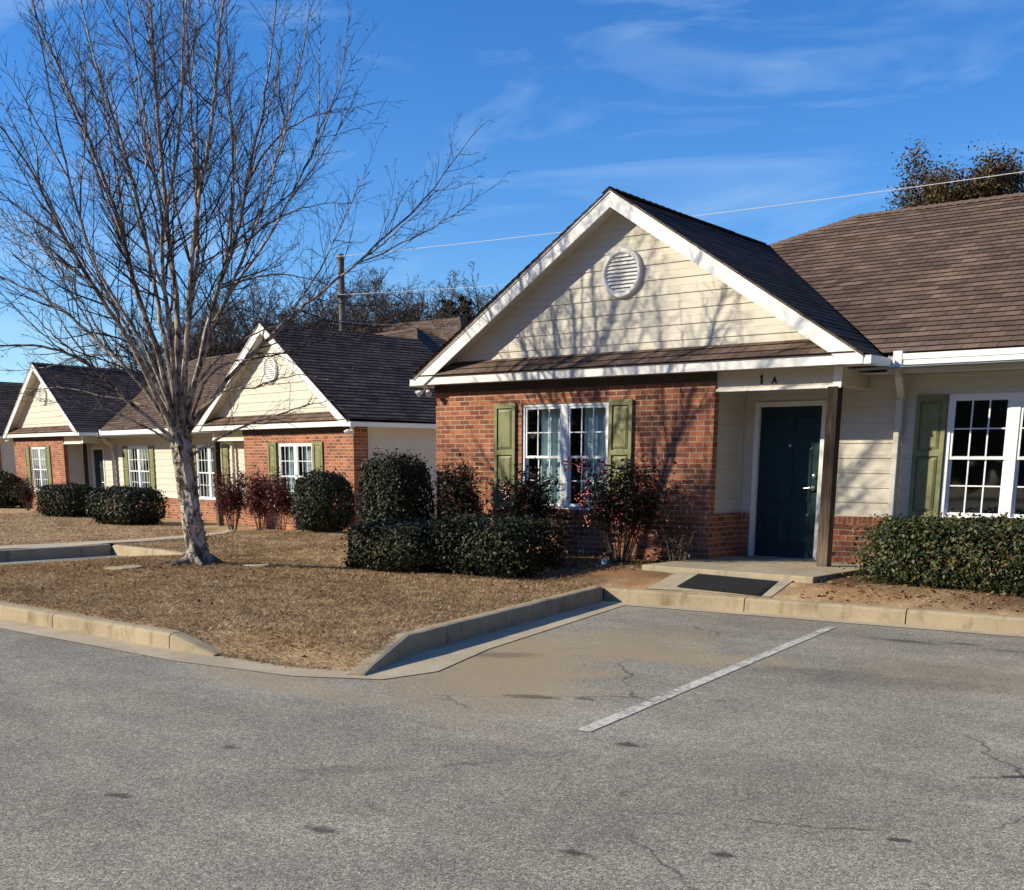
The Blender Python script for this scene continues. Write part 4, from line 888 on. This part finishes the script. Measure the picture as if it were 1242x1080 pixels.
            s += step*rng.uniform(.6, 1.4)*(1.5-.8*s/lens[-1])
        grow(tw, rng, np.array(P[-1]), np.array(P[-1]-P[-2])/(P[-1]-P[-2]).length, .5, r1*.8, 0, spec2, buds)
    limb.build('limb', M['birch_limb'], root, smooth=True)
    crown = tw.build('crown', M['twig'], root)
    # buds and hanging catkins at some shoot tips
    C = np.array([b[0] for b in buds]); D_ = np.array([b[1] for b in buds]); k = rng.random(len(C)) < .5; C, D_ = C[k], D_[k]
    np_mesh('catkins', leaves(C, D_, .035, rng, .3, .8), 4, M['bud'], crown)
    return root
M['bud'] = plain('purple_brown_buds', (.085, .045, .045), .8, .3, 20)
birch()
def tube_tree(name, loc, h, seed, label, mat_t, leafmat=None, leafn=0, spread=.5, group=None, leaf=.12, r0=None, forks=(4, 7), cl=.28):
    """bare or thin-leaved winter tree: trunk, limbs, fine crown"""
    rng = np.random.default_rng(seed); root = empty(name, loc, label, 'tree', group)
    r0 = r0 or h*.017; tr = MB(); P = [Vector((0, 0, -.3))]
    for i in range(6): P.append(P[-1]+Vector((rng.normal(0, .03)*h*.12, rng.normal(0, .03)*h*.12, h*.125)))
    tr.tube(P, [r0*(1-i*.13) for i in range(7)], 8); tr.build('trunk', mat_t, root, smooth=True)
    tw = Twigs(); buds = []
    spec = [(6, .12, .03, 30/h, .5, .7), (5, .15, .03, 56/h, .48, .75), (4, .18, .02, 85/h, .55, .75), (2, .2, .02, 0, 0, 0)]
    for i in range(16):
        t = cl+(1-cl)*(i+rng.random())/16; z = t*.75*h; k = min(5, int(max(0, z+.3)/(h*.125))); o = P[k].lerp(P[k+1], min(1, max(0, (z-P[k].z)/(h*.125))))
        a = i*2.4+rng.normal(0, .4); el = rng.uniform(.35, 1.0)+t*.25; d = np.array([math.cos(a)*math.cos(el), math.sin(a)*math.cos(el), math.sin(el)])
        grow(tw, rng, np.array(o), d, h*spread*rng.uniform(.7, 1.1)*(1.1-.5*t), r0*.42*(1-.6*t), 0, spec, buds)
    cr = tw.build('crown', mat_t, root)
    if leafmat:
        B = np.array([b[0] for b in buds]); B = B[B[:, 2] > h*.72]; C = B[rng.integers(0, len(B), leafn)]+rng.normal(0, .32, (leafn, 3))*np.array([1, 1, .8])
        np_mesh('leaves', leaves(C, np.tile([0, 0, 1.], (leafn, 1)), leaf, rng, .6, 1.0), 4, leafmat, cr)
    return root
CAM = Vector((13.12211, -13.98692, 1.28818))
TWIG_MIN = .0085
WOOD = 'bare winter trees beyond the far house'
kinds = [tube_tree('bare_tree', (-33.6, 22.8, -.3), 10.6, 51, 'bare grey tree in the far wood behind the far house', M['wood_limb'], group=WOOD),
         tube_tree('bare_tree', (-30.0, 26.5, -.3), 10.8, 52, 'bare grey tree in the far wood behind the far house', M['wood_limb'], group=WOOD, spread=.42),
         tube_tree('bare_tree', (-38.0, 24.0, -.3), 10, 53, 'bare grey tree in the far wood behind the far house', M['wood_limb'], group=WOOD, spread=.55)]
rr = random.Random(8)
spots = [(-35.5, 19.5, .92), (-41, 20, .9), (-37.5, 27.5, 1.02), (-33, 29, 1.04), (-31.2, 23.6, .88), (-28.4, 29.3, .93), (-30.5, 33.5, 1.12), (-35, 34, 1.15), (-26.6, 31.2, .90), (-26.0, 26.6, .80), (-40.5, 33, 1.2),
         (-31.8, 28.4, 1.0), (-28.0, 29.0, .92), (-30.2, 27.4, .95), (-26.6, 31.6, .92), (-33.0, 25.0, .95), (-36.6, 25.6, 1.0), (-27.6, 30.6, 1.0), (-28.6, 27.2, .92), (-26.2, 30.2, .9), (-30.4, 31.2, 1.05), (-33.8, 27.0, 1.0), (-29.9, 26.0, .9), (-27.0, 34.0, 1.05), (-24.0, 32.0, .9), (-26.9, 28.6, .92), (-29.6, 28.0, 1.0), (-31.5, 31.5, 1.1), (-28.2, 33.8, 1.1), (-32.2, 26.4, 1.0), (-25.4, 32.0, .92), (-30.9, 29.6, 1.0), (-39.5, 23.0, 1.0), (-34.2, 31.0, 1.1), (-32.4, 21.2, .86), (-36.2, 22.4, .95), (-28.9, 31.4, 1.0), (-24.4, 29.8, .84), (-29.2, 24.2, .78), (-27.4, 27.9, .82), (-34.5, 25.5, .95), (-25.2, 33.5, .95), (-38.5, 21.0, .82)]
for i, (x, y, s) in enumerate(spots):
    o = dup(kinds[i % 3]); o.location = (x, y, -.4); s *= 1.14; o.scale = (s*1.1, s*1.1, s*rr.uniform(.78, .90)); o.rotation_euler = (0, 0, rr.uniform(0, 6.28))
tube_tree('oak_tree', (-4.4, 37.6, 1.2), 11.2, 61, 'big oak still holding brown leaves, rising behind the right hand roof', M['limb'], M['oldleaf'], 95000, .60, leaf=.13, cl=.5)
def pine(loc, h, w, seed, label, group, top=.35):
    rng = np.random.default_rng(seed); root = empty('pine_tree', loc, label, 'tree', group); tr = MB(); tr.tube([(0, 0, -.3), (.05, 0, h*.5), (0, 0, h*.97)], [h*.016, h*.012, .02], 7); tr.build('trunk', M['limb'], root, smooth=True)
    tw = Twigs(); C = []
    for i in range(34):
        t = top+(1-top)*(i/34)**.9; L = w*.5*(1.05-t)/(1.05-top)*rng.uniform(.5, 1.1)+.15; a = i*2.4; d = np.array([math.cos(a), math.sin(a), rng.uniform(.05, .5)]); o = np.array([0, 0, t*h*.97])
        P = [o, o+d*L*.5, o+d*L+np.array([0, 0, .1*L])]; tw.add(P, [.03, .02, .008], 4)
        for k in range(60): s = rng.uniform(.3, 1.05); C.append(o+d*L*s+rng.normal(0, 1, 3)*np.array([.15, .15, .10])*(.5+L*.4))
    cr = tw.build('crown', M['limb'], root); C = np.array(C)
    np_mesh('needles', leaves(C, np.tile([0, 0, 1.], (len(C), 1)), .26, rng, .3, 1.2), 4, M['pine'], cr)
PG = 'dark evergreens on the skyline'
pine((-27.3, 30.0, -.3), 9.6, 3.2, 71, 'dark pine with a thin pointed top just left of the near gable', PG, .4)
pine((-27.75, 31.8, -.3), 9.9, 2.2, 72, 'slim dark pine closest to the near gable edge, tallest of the skyline pair', PG, .5)
pine((-57, 12.0, -1), 8.0, 4.6, 73, 'dark bushy evergreen above the roof at the left edge of the photo', PG, .2)

# ------------------------------------------------------------------ pole, cables, house behind
def pole():
    root = empty('utility_pole', (-22.5, 18.65, -.5), 'tall wooden utility pole standing behind the far roof, seen through birch branches', 'pole')
    p = MB(); p.tube([(0, 0, -.5), (0, 0, 5), (0, 0, 9.62)], [.16, .14, .115], 12); p.build('shaft', M['pole'], root, smooth=True)
    p = MB(); p.box(-.05, .05, -.30, .30, 8.0, 8.1); p.build('bracket', M['limb'], root)
    p = MB()
    for z in (9.4, 8.05, 6.7): p.lathe((.0, -.2, z), [(0, 0), (.04, .01), (.05, .05), (.03, .09), (0, .1)], 8)
    p.build('insulator', M['steel'], root)
pole()
def cable(a, b, sag, r, label):
    a, b = Vector(a), Vector(b); m = MB()
    m.tube([a.lerp(b, t)-Vector((0, 0, sag*4*t*(1-t))) for t in [i/40 for i in range(41)]], r, 5, cap=False)
    return tag(m.build('overhead_cable', M['wire'], smooth=True), label, 'cable', 'cables strung from the utility pole')
cable((-22.5, 18.4, 9.0), (6.4, 21.8, 9.25), .16, .011, 'upper pale cable crossing the sky behind the near gable towards the oak')
cable((-22.5, 18.4, 7.6), (7, 24, 7.9), .25, .009, 'middle pale cable running low over the bare trees to the near gable')
cable((-22.5, 18.4, 6.6), (-12, 34, 6.9), .2, .008, 'lowest thin cable just above the far roof ridge')
def back_house(loc, rz, Lx, Dy, he, hr):
    root = empty('hip_roof_house', loc, 'house behind, only its brown hipped roof showing left of the near gable', 'house', None, rz)
    w = MB()
    for q, O, U, N in ((Lx, (0, 0, 0), (1, 0, 0), (0, -1, 0)), (Dy, (Lx, 0, 0), (0, 1, 0), (1, 0, 0)), (Lx, (Lx, Dy, 0), (-1, 0, 0), (0, 1, 0)), (Dy, (0, Dy, 0), (0, -1, 0), (-1, 0, 0))):
        courses(w, O, U, VZ, N, [(0, -2), (q, -2), (q, he), (0, he)], .2, .012)
    w.build('wall', M['siding'], root); r = MB(); o = .4; z = he-.1; h = Dy/2
    A, B, C, D_ = (-o, -o, z), (Lx+o, -o, z), (Lx+o, Dy+o, z), (-o, Dy+o, z); P, Q = (h, h, hr), (Lx-h, h, hr)
    for p in ((A, B, Q, P), (B, C, Q), (C, D_, P, Q), (D_, A, P)): roof_plane(r, p, .2, .012)
    r.build('roof', M['shingle'], root)
back_house((-44.3, 22.5, 1.2), 0, 25, 9, 3.0, 6.45)

# ------------------------------------------------------------------ small things on the ground
mt = MB(); mt.box(-.54, .54, -.26, .26, 0, .007); mt.box(-.50, .50, -.22, .22, .0072, .011)
o = tag(mt.build('door_mat', M['mat'], bevel=.002), 'black rubber mat lying on the short path before the porch slab', 'mat'); o.location = (6.34, -1.72, -.1225); o.rotation_euler = (.226, .020, .02)
def stone(name, x, y, sx, sy, h, rz, label, seed):
    r = random.Random(seed); mb = MB(); n = 9; R1 = [r.uniform(.8, 1.1) for _ in range(n)]
    P = lambda s, z: [(math.cos(2*math.pi*i/n)*sx*R1[i]*s, math.sin(2*math.pi*i/n)*sy*R1[i]*s, z+r.uniform(-.006, .006)) for i in range(n)]
    A, B, C = P(1.0, -.04), P(1.0, h*.7), P(.82, h)
    for p, q in ((A, B), (B, C)):
        for i in range(n): mb.poly([p[i], p[(i+1) % n], q[(i+1) % n], q[i]])
    mb.poly(C); o = tag(mb.build(name, M['stone'], bevel=.008), label, 'stone', 'flat stones on the dry lawn'); o.location = (x, y, lawn_z(x, y)+.005); o.rotation_euler = (.06, -.05, rz)
stone('flat_stone', -1.0, -5.15,   .30, .15, .028, .5, 'broad flat pale stone in the grass left of the birch roots', 1)
stone('flat_stone', .05, -3.75, .22, .09, .03, .3, 'small flat stone set in the grass right of the birch roots', 2)
cp = MB(); cp.tube([(0, 0, -.1), (0, 0, .05)], [.035, .035], 16); cp.lathe((0, 0, .05), [(.04, -.02), (.042, .0), (.04, .015), (.014, .02), (.014, .032), (0, .032)], 16)
o = tag(cp.build('cleanout_cap', M['white'], smooth=False), 'white round pipe cap sticking up at the foot of the berried shrub', 'pipe cap'); o.location = (4.15, -1.15, lawn_z(4.15, -1.15))

# ------------------------------------------------------------------ dry grass and leaf litter (uncountable)
def in_poly(px, py, poly):
    c = np.zeros(len(px), bool); n = len(poly)
    for i in range(n):
        (x1, y1), (x2, y2) = poly[i], poly[(i+1) % n]
        if y1 == y2: continue
        c ^= ((y1 > py) != (y2 > py)) & (px < (x2-x1)*(py-y1)/(y2-y1)+x1)
    return c
def zs(x, y): return np.array([lawn_z(a, b) for a, b in zip(x, y)])
def grass(name, poly, dens, hgt, wid, seed, skip=lambda x, y: np.zeros(len(x), bool)):
    rng = np.random.default_rng(seed); xs = [p[0] for p in poly]; ys = [p[1] for p in poly]
    n = int(dens*(max(xs)-min(xs))*(max(ys)-min(ys))); x = rng.uniform(min(xs), max(xs), n); y = rng.uniform(min(ys), max(ys), n)
    k = in_poly(x, y, poly) & ~skip(x, y); x, y = x[k], y[k]; n = len(x); z = zs(x, y)
    B = np.stack([x, y, z-.004], 1); a = rng.uniform(0, 2*np.pi, n); lean = rng.uniform(.7, 1.52, n); h = hgt*rng.uniform(.45, 1.4, n)
    d = np.stack([np.cos(a)*np.sin(lean), np.sin(a)*np.sin(lean), np.cos(lean)], 1); s = np.stack([-np.sin(a), np.cos(a), 0*a], 1)*(wid*rng.uniform(.6, 1.4, n))[:, None]
    mid = B+d*(h*.55)[:, None]; tip = B+d*h[:, None]+np.array([0, 0, -.12])*(h*np.sin(lean)**2)[:, None]
    return tag(np_mesh(name, np.stack([B-s, B+s, mid+s*.7, tip, mid-s*.7], 1), 5, M['blade']), 'short straw coloured dormant grass covering the lawn', 'grass', kind='stuff')
bed = lambda x, y: (y > -1.25) & (x > -2) | ((y > -2.0) & (x > 4.3))
ISL = [(4.80, -2.3), (5.38, -4.6), (5.92, -6.78), (6.36, -7.72), (5.9, -7.92), (5.4, -7.96), (4.9, -7.98), (4.35, -7.86), (-3.0, -7.86), (-3.4, -7.4), (-3.25, -5.4), (-3.05, -2.85), (-2.6, -.6), (4.3, -1.2)]
grass('dry_grass', ISL, 4200, .05, .0020, 1, bed)
grass('dry_grass', [(-3.0, -2.75), (-6.2, -2.1), (-7, .6), (-10, 3.6), (-6, 3.2), (-1.6, .4)], 1800, .055, .0028, 2)
grass('dry_grass', [(-7.6, -6), (-7.6, -1.1), (-8.4, 1.4), (-11.5, 4.2), (-24, 6.4), (-24, -2)], 420, .06, .0048, 3)
grass('dry_grass', [(7.9, KF(7.9)+.2), (13, KF(13)+.2), (13, -.9), (7.9, -1.0)], 900, .04, .0025, 4)
def litter(poly, n, seed):
    rng = np.random.default_rng(seed); xs = [p[0] for p in poly]; ys = [p[1] for p in poly]
    x = rng.uniform(min(xs), max(xs), n); y = rng.uniform(min(ys), max(ys), n); k = in_poly(x, y, poly); x, y = x[k], y[k]
    C = np.stack([x, y, zs(x, y)+.012], 1)
    tag(np_mesh('leaf_litter', leaves(C, np.tile([0, 0, 1.], (len(C), 1)), .05, rng, .55, .45), 4, M['litter']), 'scattered brown fallen leaves on the planting bed and lawn', 'leaf litter', kind='stuff')
litter([(-1, -1.6), (4.9, -1.6), (4.9, -.05), (-1, -.05)], 1500, 1)
litter([(7.3, KF(7.3)+.2), (12.5, KF(12.5)+.2), (12.5, .6), (7.3, .6)], 1500, 2)
litter([(-2.5, -5.8), (2.5, -5.8), (2.5, -3), (-2.5, -3)], 500, 3)
litter(ISL, 500, 4)

# ------------------------------------------------------------------ unseen foliage belt added behind the camera to block low sky, also mirrored in panes
def low_sky_blocker():
    rng = np.random.default_rng(77); n = 60000; t = rad(20)+rng.random(n)*rad(252); R = 78+rng.normal(0, 3.5, n)
    x = R*np.sin(t); y = -10+R*np.cos(t); top = 21+2.0*np.sin(t*13)+1.3*np.sin(t*31+1)
    C = np.stack([x, y, -.6+top*rng.random(n)**.85], 1)
    tag(np_mesh('wood', leaves(C, np.stack([-np.sin(t), -np.cos(t),   .3+0*t], 1), 1.7, rng, .7, 1.0), 4, M['pine']), 'unseen mass of dark foliage added behind the camera to block low sky', 'wood', kind='stuff')
low_sky_blocker()
